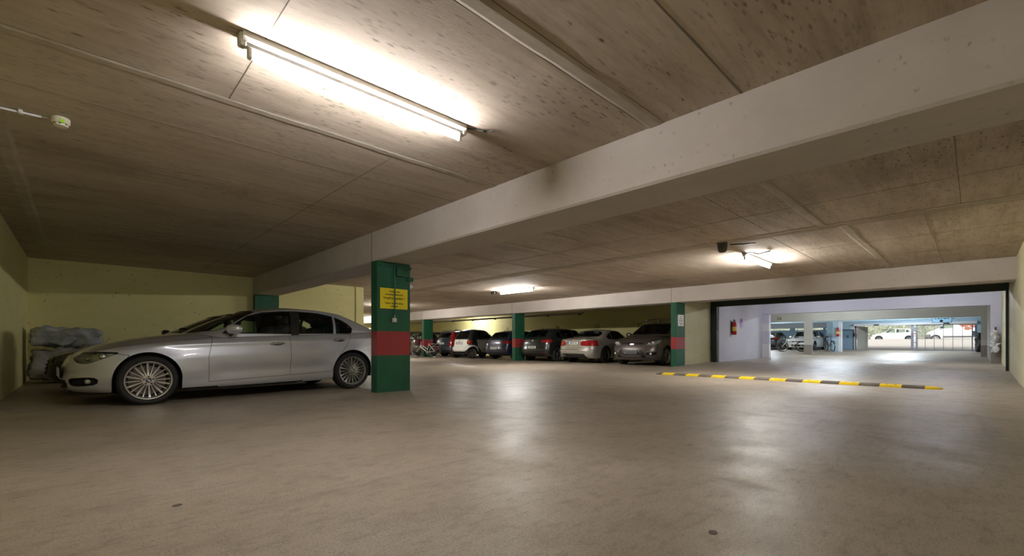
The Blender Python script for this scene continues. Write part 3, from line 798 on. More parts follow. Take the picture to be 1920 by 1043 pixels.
def car_shell(S, dens=1.):
    """closed upper body as one quad skin; zone layer: 0 side/fascia, 1 deck, 2 glasshouse, 3 roof"""
    L, W = S['L'], S['W'] / 2
    NF = int(12 * dens); NS = int(44 * dens)
    zs, zc = mono(S['zs']), mono(S['zc']); zb = mono(S.get('zb', [(0, .2), (L, .2)]))
    xf, xr, wf = mono(S['xf']), mono(S['xr']), mono(S['wf'])
    wx = mono(S.get('wx', [(0, .96), (L * .2, .99), (L * .5, 1.), (L * .8, .99), (L, .95)]))
    nf, nr = S.get('nf', 2.6), S.get('nr', 3.0); fb, rb = S['fb'], S['rb']
    def ring(x0, x1, w, fb_, rb_, wfn, n0, n1):
        out = []
        for i in range(NF):
            a = PI / 2 * i / NF; c, s = math.cos(a) ** (2 / n0), math.sin(a) ** (2 / n0)
            x = x0 + fb_ * (1 - c); out.append((x, w * s * wfn(x)))
        for i in range(NS + 1):
            x = x0 + fb_ + (x1 - rb_ - x0 - fb_) * i / NS; out.append((x, w * wfn(x)))
        for i in range(NF):
            a = PI / 2 * (NF - 1 - i) / NF; c, s = math.cos(a) ** (2 / n1), math.sin(a) ** (2 / n1)
            x = x1 - rb_ * (1 - c); out.append((x, w * s * wfn(x)))
        return out
    rows = []; zone = []
    T = int(22 * dens)
    arches = [(S['fa'], S['wr']), (S['ra'], S['wr'])]
    ring_s = None
    for i in range(T + 1):
        t = i / T; R = ring(xf(t), L - xr(t), W * wf(t), fb, rb, wx, nf, nr); row = []
        for x, y in R:
            z = zb(x) + (zs(x) - zb(x)) * t; yy = y
            if abs(y) > W * .8:
                for ax, wr in arches:
                    d = math.hypot(x - ax, z - wr) - (wr + S.get('archgap', .04))
                    if d < .16: yy += S.get('flare', .014) * (1 - max(d, 0) / .16) ** 2
            for (sa, sz0, sx1, sz1, amp, wd) in S.get('creases', []):
                if sa < x < sx1 and abs(y) > W * .6:
                    zz = sz0 + (sz1 - sz0) * (x - sa) / (sx1 - sa); d = (z - zz) / wd
                    yy += amp * math.exp(-d * d) * min(1, (x - sa) / .3, (sx1 - x) / .3)
            row.append((x, yy, z))
        rows.append(row); zone.append(0); ring_s = row
    def D(x, y):
        w = W * wf(1.) * wx(x); q = min(1, abs(y) / w)
        return zs(x) + (zc(x) - zs(x)) * (1 - q ** S.get('crown', 2.4))
    G = S['G']; Rf = S['R']; zr = mono(S['zr'])
    gring = [(x, y) for x, y in ring(G['x0'], G['x1'], G['w'], G['fb'], G['rb'], mono(G.get('wx', [(0, 1.), (L, 1.)])), 2.3, 2.6)]
    rring = [(x, y) for x, y in ring(Rf['x0'], Rf['x1'], Rf['w'], Rf['fb'], Rf['rb'], mono(Rf.get('wx', [(0, 1.), (L, 1.)])), 2.3, 2.6)]
    ND = int(8 * dens)
    for i in range(1, ND + 1):
        q = i / ND; row = []
        for (xs_, ys_, zs_), (xg, yg) in zip(ring_s, gring):
            x = xs_ + (xg - xs_) * q; y = ys_ + (yg - ys_) * q
            row.append((x, y, D(x, y) + (1 - q) ** 3 * (zs_ - D(xs_, ys_))))
        rows.append(row); zone.append(1)
    base = rows[-1]; NG = int(10 * dens); bul = S.get('bulge', .03)
    for i in range(1, NG + 1):
        t = i / NG; row = []; u = len(base)
        for k, ((xg, yg, zg), (xr_, yr_)) in enumerate(zip(base, rring)):
            zt = zr(xr_) - Rf.get('drop', .05) * (abs(yr_) / Rf['w']) ** 2
            b = bul * 4 * t * (1 - t); x = xg + (xr_ - xg) * t; y = yg + (yr_ - yg) * t
            if k < NF: x -= b * S.get('fbul', 1.) * (1 - k / NF); 
            elif k > NF + NS: x += b * S.get('rbul', 1.) * (k - NF - NS) / NF
            y += b * .8 * min(1, abs(yg) / max(G['w'], .01)) ** 3
            row.append((x, y, zg + (zt - zg) * t))
        rows.append(row); zone.append(2)
    NR = int(7 * dens)
    for i in range(1, NR + 1):
        q = i / NR; row = []
        for x, y in rring:
            y2 = y * (1 - q); row.append((x, y2, zr(x) - Rf.get('drop', .05) * (abs(y2) / Rf['w']) ** 2))
        rows.append(row); zone.append(3)
    bm = bmesh.new(); lay = bm.faces.layers.int.new('zone')
    n = len(rows[0]); V = []
    for r in rows:
        a = [bm.verts.new((x, -y, z)) for x, y, z in r]
        b = [None if abs(r[k][1]) < 1e-6 else bm.verts.new((r[k][0], r[k][1], r[k][2])) for k in range(n)]
        b = [a[k] if b[k] is None else b[k] for k in range(n)]
        V.append((a, b))
    for i in range(len(rows) - 1):
        for side in (0, 1):
            A, B = V[i][side], V[i + 1][side]
            for k in range(n - 1):
                q = [A[k], A[k + 1], B[k + 1], B[k]]
                if side: q.reverse()
                u = []
                for v in q:
                    if v not in u: u.append(v)
                if len(u) >= 3:
                    try: f = bm.faces.new(u); f[lay] = zone[i + 1] if zone[i + 1] else 0
                    except ValueError: pass
    bm.normal_update()
    from mathutils.bvhtree import BVHTree
    S['_bvh'] = BVHTree.FromBMesh(bm)
    return bm, lay, D

def nose_x(S, y, z):
    h = S['_bvh'].ray_cast(Vector((-2, y, z)), Vector((1, 0, 0))); return h[0].x if h[0] else 0.
def tail_x(S, y, z):
    h = S['_bvh'].ray_cast(Vector((S['L'] + 2, y, z)), Vector((-1, 0, 0))); return h[0].x if h[0] else S['L']

def seg_cut(bm, a, b, ia, ib, cond):
    """cut the skin along the segment a-b seen in the plane of axes (ia, ib)"""
    ax, az = a; bx, bz = b; m = .012
    x0, x1 = min(ax, bx) - m, max(ax, bx) + m; z0, z1 = min(az, bz) - m, max(az, bz) + m
    fs = []
    for f in bm.faces:
        c0 = [v.co[ia] for v in f.verts]; c1 = [v.co[ib] for v in f.verts]
        if max(c0) < x0 or min(c0) > x1 or max(c1) < z0 or min(c1) > z1: continue
        if cond(f): fs.append(f)
    if not fs: return
    n = Vector((0, 0, 0)); n[ia] = -(bz - az); n[ib] = bx - ax
    if n.length < 1e-9: return
    p = Vector((0, 0, 0)); p[ia] = ax; p[ib] = az
    es = set(e for f in fs for e in f.edges); vs = set(v for f in fs for v in f.verts)
    bmesh.ops.bisect_plane(bm, geom=fs + list(es) + list(vs), plane_co=p, plane_no=n.normalized(), dist=1e-5)

def make_car(S, name, label, loc, rz, group=None, hide=()):
    """regions: dicts with view ('side','front','rear','top'), poly, part, mat, zones"""
    root = empty(name, loc, rz, label, S.get('cat', 'car'), group)
    dens = S.get('dens', 1.)
    bm, lay, D = car_shell(S, dens)
    L, W = S['L'], S['W'] / 2
    pl = bm.faces.layers.int.new('part')
    rules = []; parts = ['body']; pmats = {'body': S['paint']}
    def axes(view): return {'side': (0, 2), 'front': (1, 2), 'rear': (1, 2), 'top': (0, 1)}[view]
    for R in S['regions']:
        view = R['view']; ia, ib = axes(view); zones = R.get('zones', (0, 1))
        lo, hi = R.get('x', {'side': (-1, 99), 'front': (-1, L * .5), 'rear': (L * .5, 99), 'top': (-1, 99)}[view])
        ym = R.get('ymin', .3 if view == 'side' else -1)
        polys = [R['poly']]
        if view != 'side' and not R.get('single'):
            if view == 'top': polys.append([(p[0], -p[1]) for p in R['poly']])
            else: polys.append([(-p[0], p[1]) for p in R['poly']])
        def cond(f, zones=zones, lo=lo, hi=hi, ym=ym):
            c = f.calc_center_median(); return f[lay] in zones and lo < c.x < hi and abs(c.y) > ym
        for q in (polys if not R.get('nocut') else []):
            for i in range(len(q)): seg_cut(bm, q[i], q[(i + 1) % len(q)], ia, ib, cond)
        rules.append((R['part'], polys, ia, ib, cond, R))
        pmats[R['part']] = R.get('mat') or S['paint']
    # wheel arches
    arcs = []
    for ax in (S['fa'], S['ra']):
        r = S['wr'] + S.get('archgap', .04); zc_ = S['wr'] + .012
        poly = [(ax + r, -.1)] + arc(ax, zc_, r, -5, 185, 22) + [(ax - r, -.1)]
        arcs.append(poly)
        condw = lambda f: f[lay] == 0 and abs(f.calc_center_median().y) > W * .5
        for i in range(len(poly) - 1): seg_cut(bm, poly[i], poly[i + 1], 0, 2, condw)
    keep = {}
    kill = []
    for f in bm.faces:
        c = f.calc_center_median()
        if f[lay] == 0 and abs(c.y) > W * .5 and any(in_poly(c.x, c.z, p) for p in arcs): kill.append(f); f[pl] = -1; continue
        lab = ('body', None)
        for part, polys, ia, ib, cond, R in rules:
            if cond(f) and any(in_poly(c[ia], c[ib], q) for q in polys): lab = (part, R)
        key = lab[0]
        if lab[1] is not None and lab[1].get('split'): key = (lab[0], 0 if c.y < 0 else 1, lab[1].get('id', 0))
        elif lab[1] is not None: key = (lab[0], 2, lab[1].get('id', 0))
        else: key = ('body', 2, 0)
        keep.setdefault(key, []).append(f); f[pl] = len(keep) * 0 + list(keep).index(key) + 1
    keys = list(keep)
    bm.normal_update(); bm.verts.ensure_lookup_table()
    vn = [v.normal.copy() for v in bm.verts]
    bm.verts.index_update()
    # panel gaps along part borders, glass trim
    gaps = {}; trims = {}
    glassy = ('windscreen', 'rear_window', 'side_window')
    for e in bm.edges:
        lf = [f for f in e.link_faces if f[pl] > 0]
        if len(lf) == 2 and lf[0][pl] != lf[1][pl]:
            ks = [keys[f[pl] - 1][0] for f in lf]
            g = [k in glassy for k in ks]
            kk = min(f[pl] for f in lf); kg = max([f[pl] for f, q in zip(lf, g) if q] or [0])
            if all(g): wdt, tgt, up = .012, trims.setdefault(kg, MB()), .002
            elif any(g): wdt, tgt, up = S.get('seal', .011), trims.setdefault(kg, MB()), .002
            elif any(k in ('grille', 'air_intake', 'valance', 'cladding', 'roof_panel', 'safety_cell') for k in ks): continue
            else: wdt, tgt, up = S.get('gapw', .0042), gaps.setdefault((max(f[pl] for f in lf), e.verts[0].co.y > 0), MB()), .0008
            a, b = e.verts; d = (b.co - a.co)
            if d.length < 1e-6: continue
            n = (vn[a.index] + vn[b.index]).normalized(); s = d.cross(n).normalized() * wdt * .5; o = n * up
            dn = d.normalized() * wdt * .25
            tgt.add([a.co - s + o - dn, a.co + s + o - dn, b.co + s + o + dn, b.co - s + o + dn], [(0, 1, 2, 3)])
    # inner lining: painted skin pushed inward
    lin = MB(); idx = {}
    for key, fs in keep.items():
        if key[0] in glassy: continue
        for f in fs:
            if f[lay] == 0 and f.calc_center_median().z < .45: continue
            if f[lay] in (0, 1) and not (G_in(S, f.calc_center_median().x)): continue
            q = []
            for v in f.verts:
                if v.index not in idx: idx[v.index] = len(lin.v); lin.v.append(tuple(v.co - vn[v.index] * .025))
                q.append(idx[v.index])
            lin.f.append(tuple(q)); lin.m.append(0)
    out = {}
    for key, fs in keep.items():
        part = key[0]; vmap = {}; vs = []; ff = []
        R = next((r[5] for r in rules if r[0] == part and r[5].get('id', 0) == key[2]), {})
        push = R.get('push', .004 if part in glassy else 0.)
        for f in fs:
            q = []
            for v in f.verts:
                if v.index not in vmap: vmap[v.index] = len(vs); vs.append(tuple(v.co - vn[v.index] * push))
                q.append(vmap[v.index])
            ff.append(tuple(q))
        me = bpy.data.meshes.new(part); me.from_pydata(vs, [], ff); me.update()
        me.materials.append(pmats[part] if not R.get('mat') else R['mat'])
        o = link(part, me, root, True)
        if R.get('bowl'):
            m2 = bpy.data.meshes.new('lamp_housing'); m2.from_pydata([tuple(v.co - vn[i] * R['bowl'][0]) for i, v in ((v.index, v) for v in sorted({v for f in fs for v in f.verts}, key=lambda v: v.index))], [], [])
            im = {v.index: k for k, v in enumerate(sorted({v for f in fs for v in f.verts}, key=lambda v: v.index))}
            vv = [tuple(v.co) for v in m2.vertices]; bpy.data.meshes.remove(m2)
            m2 = bpy.data.meshes.new('lamp_housing'); m2.from_pydata(vv, [], [tuple(im[v.index] for v in f.verts) for f in fs]); m2.materials.append(R['bowl'][1])
            link('lamp_housing', m2, o, True)
        out.setdefault(part, []).append(o)
    bm.free()
    for q in gaps.values(): q.build('panel_gap', M['gap'], root)
    for q in trims.values(): q.build('window_trim', S.get('trim', M['trim']), root)
    lin.build('cabin_lining', M['cabin'], root)
    # underbody, wheel wells
    mb = MB(); fa, ra, wr = S['fa'], S['ra'], S['wr']; zbm = S.get('zunder', .24); r = wr + .06
    x0, x1 = .35, L - .3
    for a, b, w in ((x0, fa - r, W * .72), (fa - r, fa + r, W - .31), (fa + r, ra - r, W - .07), (ra - r, ra + r, W - .31), (ra + r, x1, W * .78)):
        if b > a: mb.box((a, -w, zbm - .04), (b, w, zbm + .03))
    mb.box((fa + r - .02, -W + .1, zbm - .02), (fa + r, W - .1, .62)); mb.box((ra - r, -W + .1, zbm - .02), (ra - r + .02, W - .1, .62))
    mb.build('underbody', M['under'], root)
    for ax in (fa, ra):
        for s in (-1, 1):
            mb = MB(); rr = wr + S.get('archgap', .04) + .006; pts = arc(ax, wr + .012, rr, -12, 192, 20); vs = []; fs = []
            for x, z in pts: vs += [(x, s * (W - .035 if wr > .2 else W), z), (x, s * (W - .30), z)]
            for i in range(len(pts) - 1): fs.append((2 * i, 2 * i + 1, 2 * i + 3, 2 * i + 2))
            fs.append(tuple(2 * i + 1 for i in range(len(pts))))
            mb.add(vs, fs); mb.build('wheel_housing', M['under'], root)
    # cabin furniture
    cx0, cx1 = S['cabin']; zf = .30; sw = S.get('seatw', .25); sh = S.get('seath', .0)
    mb = MB(); mb.box((cx0 - .28, -W + .14, .62), (cx0 + .12, W - .14, zd(S)), 0, .05); mb.build('dashboard', M['cabin'], root)
    rows_ = S.get('seats', [(cx0 + .62, 2), (cx0 + 1.45, 3)])
    for xs_, n in rows_:
        for yy in ((-.36, .36) if n == 2 else (-.42, 0, .42)):
            w = sw if n == 2 else .21
            mb = MB(); mb.box((xs_ - .25, yy - w, .45), (xs_ + .27, yy + w, .60), 0, .05)
            mb.box((-.06, -w, 0), (.07, w, .60), 0, .05, Matrix.Translation((xs_ + .24, yy, .53)) @ Matrix.Rotation(.28, 4, 'Y'))
            mb.box((-.045, -.13, 0), (.05, .13, .19), 0, .04, Matrix.Translation((xs_ + .42, yy, 1.10 + sh)) @ Matrix.Rotation(.15, 4, 'Y'))
            mb.build('seat', M['seat'], root)
    mb = MB(); pts = [(cx0 + .33 + .09 * math.sin(a * PI / 8), -.36 + .18 * math.cos(a * PI / 8), .92 - .16 * math.sin(a * PI / 8)) for a in range(17)]
    mb.tube(pts, .014, 6); mb.tube([(cx0 + .33, -.36, .92), (cx0 + .1, -.36, .86)], .03, 6); mb.build('steering_wheel', M['trim'], root)
    # wheels
    for ax in (fa, ra):
        for s in (-1, 1):
            wheel(root, (ax, s * (W - S.get('wheelin', .115)), wr), s, S)
    # door mirrors
    if S.get('mirror'):
        mx, mz, msz = S['mirror']; mc = S.get('mirror_mat', S['paint'])
        for s in (-1, 1):
            y0 = s * (S['G']['w'] + .00)
            me = bpy.data.meshes.new('door_mirror'); b2 = bmesh.new(); bmesh.ops.create_uvsphere(b2, u_segments=20, v_segments=12, radius=1)
            for v in b2.verts:
                x, y, z = v.co
                x2 = math.copysign(abs(x) ** .8, x) * .075 * msz + (.03 * msz if x > 0 else 0) * abs(x); xx = min(x2, .055 * msz)
                v.co = (mx + xx + .05 * abs(y) * (1 if y * s > 0 else -.4), s * (W + .05) + y * .115 * msz, mz + .01 + math.copysign(abs(z) ** .85, z) * .07 * msz)
            b2.to_mesh(me); b2.free(); me.materials.append(mc); mo = link('door_mirror', me, root, True)
            mb = MB(); mb.tube([(mx + .02, y0 - s * .02, mz - .08), (mx + .01, s * (W + .0), mz - .045)], .022, 8); mb.build('mirror_arm', M['trim'], mo)
            mb = MB(); mb.prism([(-.085 * msz, -.05 * msz), (.085 * msz, -.05 * msz), (.09 * msz, .045 * msz), (-.08 * msz, .05 * msz)], 0, .003, rot_to((0, 1, 0), (0, 0, 1), (mx + .058 * msz, s * (W + .05), mz + .01))); mb.build('mirror_glass', M['chrome'], mo)
    # door handles
    for hx, hz in S.get('handles', []):
        for s in (-1, 1):
            yb = s * side_y(S, hx, hz); mb = MB()
            pts = [(hx - .105, yb, hz - .004), (hx - .08, yb + s * .028, hz), (hx, yb + s * .036, hz + .004), (hx + .08, yb + s * .03, hz + .006), (hx + .11, yb, hz + .004)]
            mb.tube(pts, [.010, .015, .016, .014, .009], 8); mb.build('door_handle', S.get('handle_mat', M['chrome'] if S.get('lux') else S['paint']), root, smooth=True)
            if S.get('lux'):
                mb = MB(); mb.lathe([(.001, 0), (.7, .001), (1, .0)], 20, Matrix.Translation((hx, yb + s * .001, hz - .004)) @ Matrix.Rotation(-s * PI / 2, 4, 'X') @ Matrix.Diagonal((.075, .026, 3 * 1., 1))); mb.build('handle_recess', M['trim'], root)
    for fn in S.get('extra', []): fn(S, root, D, out)
    return root

def G_in(S, x): return S['G']['x0'] + .25 < x < S['G']['x1'] - .1
def zd(S): return mono(S['zs'])(S['G']['x0'] + .3) - .02

def side_y(S, x, z):
    h = S['_bvh'].ray_cast(Vector((x, 3, z)), Vector((0, -1, 0))); return h[0].y if h[0] else S['W'] / 2

def wheel(root, c, s, S):
    wr = S['wr']; w = S.get('tw', .225); rr = S.get('rim', wr * .74); hw = w / 2
    ax = Matrix.Translation(c) @ Matrix.Rotation(-s * PI / 2, 4, 'X')      # local +z -> outward
    if s < 0: ax = Matrix.Translation(c) @ Matrix.Rotation(PI / 2, 4, 'X')
    n = S.get('wseg', 40)
    mb = MB(); g = .006
    prof = [(rr - .012, -hw + .02), (rr + .01, -hw + .008), (rr + .05, -hw), (wr - .03, -hw + .006), (wr - .008, -hw + .022), (wr, -hw + .04),
            (wr, -.05), (wr - g, -.047), (wr - g, -.040), (wr, -.037), (wr, -.006), (wr - g, -.004), (wr - g, .004), (wr, .006), (wr, .037), (wr - g, .040), (wr - g, .047), (wr, .05),
            (wr, hw - .04), (wr - .008, hw - .022), (wr - .03, hw - .006), (wr - .034, hw - .0045), (wr - .038, hw - .0055), (rr + .05, hw), (rr + .03, hw - .001), (rr + .01, hw - .008), (rr - .012, hw - .02)]
    mb.lathe(prof, n, ax); ob = mb.build('wheel', M['tyre'], root, angle=35)
    mb = MB()
    mb.lathe([(rr - .005, hw - .010), (rr + .006, hw - .006), (rr + .004, hw - .002), (rr - .008, hw - .004), (rr - .020, hw - .02), (rr - .028, hw - .05), (rr - .035, -hw + .03), (rr - .02, -hw + .02), (rr - .03, -hw + .03)], n, ax)
    mb.build('wheel_rim', S['rim_mat'], ob, angle=40)
    mb = MB(); mb.lathe([(.001, -.02), (rr - .045, -.02), (rr - .045, -.005), (.07, -.005), (.06, .02), (.001, .02)], 28, ax); mb.build('brake_disc', M['disc'], ob, angle=30)
    st = S.get('spokes', '5')
    mb = MB(); zo = hw - .030
    def spoke(a, w0, w1, r0, r1, z0, z1, th=.016, split=0):
        m = ax @ Matrix.Rotation(a, 4, 'Z')
        k = 4; vs = []; fs = []
        for i in range(k + 1):
            t = i / k; r = r0 + (r1 - r0) * t; ww = (w0 + (w1 - w0) * t) / 2; z = z0 + (z1 - z0) * t - .010 * math.sin(PI * t)
            vs += [(r, -ww, z - th), (r, -ww * .82, z), (r, ww * .82, z), (r, ww, z - th)]
        for i in range(k):
            for j in range(4): fs.append((i * 4 + j, i * 4 + (j + 1) % 4, i * 4 + 4 + (j + 1) % 4, i * 4 + 4 + j))
        fs += [(0, 1, 2, 3), (k * 4 + 3, k * 4 + 2, k * 4 + 1, k * 4)]
        mb.add([tuple(m @ Vector(p)) for p in vs], fs)
    if st == 'multi':
        for i in range(20):
            a = 2 * PI * i / 20 + .05
            spoke(a, .020 if i % 2 else .013, .026 if i % 2 else .014, .058, rr - .012, zo + .006, zo + .012)
    elif st == 'twin':
        for i in range(5):
            for q in (-.16, .16): spoke(2 * PI * i / 5 + q + .3, .03, .036, .05, rr - .012, zo, zo + .012)
    elif st == 'cover':
        for i in range(7): spoke(2 * PI * i / 7, .05, .085, .05, rr - .01, zo, zo + .006)
    else:
        for i in range(5): spoke(2 * PI * i / 5 + .3, .055, .075, .05, rr - .012, zo, zo + .01)
    mb.build('wheel_spokes', S['rim_mat'], ob)
    mb = MB(); mb.lathe([(.001, zo + .008), (.030, zo + .008), (.036, zo + .004), (.066, zo + .004), (.072, zo - .004), (.072, zo - .03), (.03, zo - .03)], 28, ax); 
    for i in range(5):
        m = ax @ Matrix.Rotation(2 * PI * i / 5 + .31, 4, 'Z') @ Matrix.Translation((.052, 0, 0)); mb.lathe([(.0105, zo + .0055), (.001, zo + .0055)], 10, m, 1)
    mb.build('wheel_hub', [S['rim_mat'], M['gap']], ob, angle=30)
    if S.get('lux'):
        roundel(ob, ax, .029, zo + .009)

def roundel(parent, m, r, z):
    mb = MB(); mb.lathe([(.001, z), (r, z), (r, z - .004)], 24, m, 0)
    for q in range(4):
        pts = [(0, 0)] + [(r * .68 * math.cos(PI / 2 * q + PI / 2 * i / 6), r * .68 * math.sin(PI / 2 * q + PI / 2 * i / 6)) for i in range(7)]
        mb.prism(pts, z, z + .0012, m, 1 + q % 2)
    mb.lathe([(r * .96, z + .0006), (r * 1.04, z + .0015), (r * 1.04, z - .002)], 24, m, 3)
    return mb.build('round_badge', [M['black'], M['badge_blue'], M['white_plastic'], M['chrome']], parent)

def number_plate(root, x, y, z, rear, txt, tilt=0., w=.26, h=.055, eu=True, S=None, mat=None):
    """plate on the nose (rear False) or tail"""
    if S is not None: x = max(tail_x(S, y, z), tail_x(S, y, z - h), tail_x(S, y, z + h)) + .006 if rear else min(nose_x(S, y, z), nose_x(S, y, z + h), nose_x(S, y, z - h)) - .012
    s = 1 if rear else -1
    m = Matrix.Translation((x, y, z)) @ Matrix.Rotation(tilt, 4, 'Y') @ rot_to((0, s, 0), (0, 0, 1), (0, 0, 0))
    mb = MB(); mb.prism([(-w, -h), (w, -h), (w, h), (-w, h)], 0, .008, m); mb.prism([(-w - .01, -h - .01), (w + .01, -h - .01), (w + .01, h + .01), (-w - .01, h + .01)], -.004, .004, m, 1)
    o = mb.build('number_plate', [mat or M['plate'], M['trim']], root)
    if eu: mb = MB(); mb.prism([(-w, -h), (-w + .045, -h), (-w + .045, h), (-w, h)], .0081, .009, m); mb.build('plate_band', M['eu_blue'], o)
    t = text_mb(txt, .095, .0004, bold=.002); place(t, m @ Matrix.Translation((.03, 0, .0088)) @ Matrix.Diagonal((.85, 1, 1, 1))); t.build('plate_lettering', M['plate_ink'], o)
    return o
Rg = lambda view, poly, part, mat=None, **k: dict(view=view, poly=poly, part=part, mat=mat, **k)

def sym(l):            # half outline (y>=0) -> closed outline through the centre
    return l + [(-y, z) for y, z in reversed(l)]

# ---- silver saloon in the foreground
def saloon_extra(S, root, D, out):
    L, W = S['L'], S['W'] / 2
    for s in (-1, 1):
        mb = MB()
        for i in range(9):
            y = s * (.055 + .024 * i); z0, z1 = .512, .628
            mb.tube([(nose_x(S, y, z0) + .006, y, z0), (nose_x(S, y, .57) + .006, y, .57), (nose_x(S, y, z1) + .006, y, z1)], .0045, 5)
        mb.build('grille_slats', M['chrome'], root)
        pts = [(s * .03, .645), (s * .03, .50), (s * .10, .492), (s * .25, .50), (s * .285, .56), (s * .27, .635), (s * .10, .655), (s * .03, .645)]
        mb = MB(); mb.tube([(nose_x(S, y, z) - .002, y, z) for y, z in pts], .009, 6); mb.build('grille_frame', M['chrome'], root)
        # projector lamps behind the lens
        for yy, xx, zz, r in ((.60, .24, .605, .045), (.745, .36, .635, .040)):
            mb = MB(); m = Matrix.Translation((xx, s * yy, zz)) @ Matrix.Rotation(-PI / 2, 4, 'Y') @ Matrix.Rotation(-s * .35, 4, 'X')
            mb.lathe([(.001, .03), (r * .6, .025), (r * .75, .01), (r * .8, -.01), (r, .015), (r * 1.08, .012), (r * 1.05, -.03)], 20, m); mb.build('lamp_projector', M['reflector'], root, smooth=True)
        mb = MB(); mb.lathe([(.001, .003), (.024, .002), (.028, -.01), (.028, -.04)], 20, Matrix.Translation((nose_x(S, .71, .33) + .012, s * .71, .33)) @ Matrix.Rotation(-PI / 2, 4, 'Y') @ Matrix.Rotation(-s * .5, 4, 'X')); mb.build('fog_lamp', M['reflector'], root, smooth=True)
        mb = MB(); mb.tube([(nose_x(S, y, .385) - .002, s * y, .385) for y in (.48, .60, .70, .77)], .006, 6); mb.build('intake_trim', M['chrome'], root)
    mb = MB()
    pts = [(1.20 + .0 * i, 0, 0) for i in range(1)]
    number_plate(root, 0, 0, .43, False, 'F  6', eu=False, S=S)
    # wipers / washer nozzle detail
    mb = MB(); mb.tube([(1.42, -.5, .975), (1.55, .1, 1.03)], .008, 6); mb.tube([(1.40, -.05, .985), (1.50, .6, 1.02)], .008, 6); mb.build('wiper', M['trim'], root)
    roundel(root, Matrix.Translation((nose_x(S, 0, .672), 0, .672)) @ Matrix.Rotation(-.9, 4, 'Y'), .04, .004)
    # rear view mirror
    mb = MB(); mb.box((1.92, -.11, 1.22), (1.95, .11, 1.28), 0, .01); mb.build('cabin_mirror', M['trim'], root)

def win_rows(polys, mat, **k): return [Rg('side', p, 'side_window', mat, zones=(2,), split=True, id=10 + i, ymin=.4, **k) for i, p in enumerate(polys)]

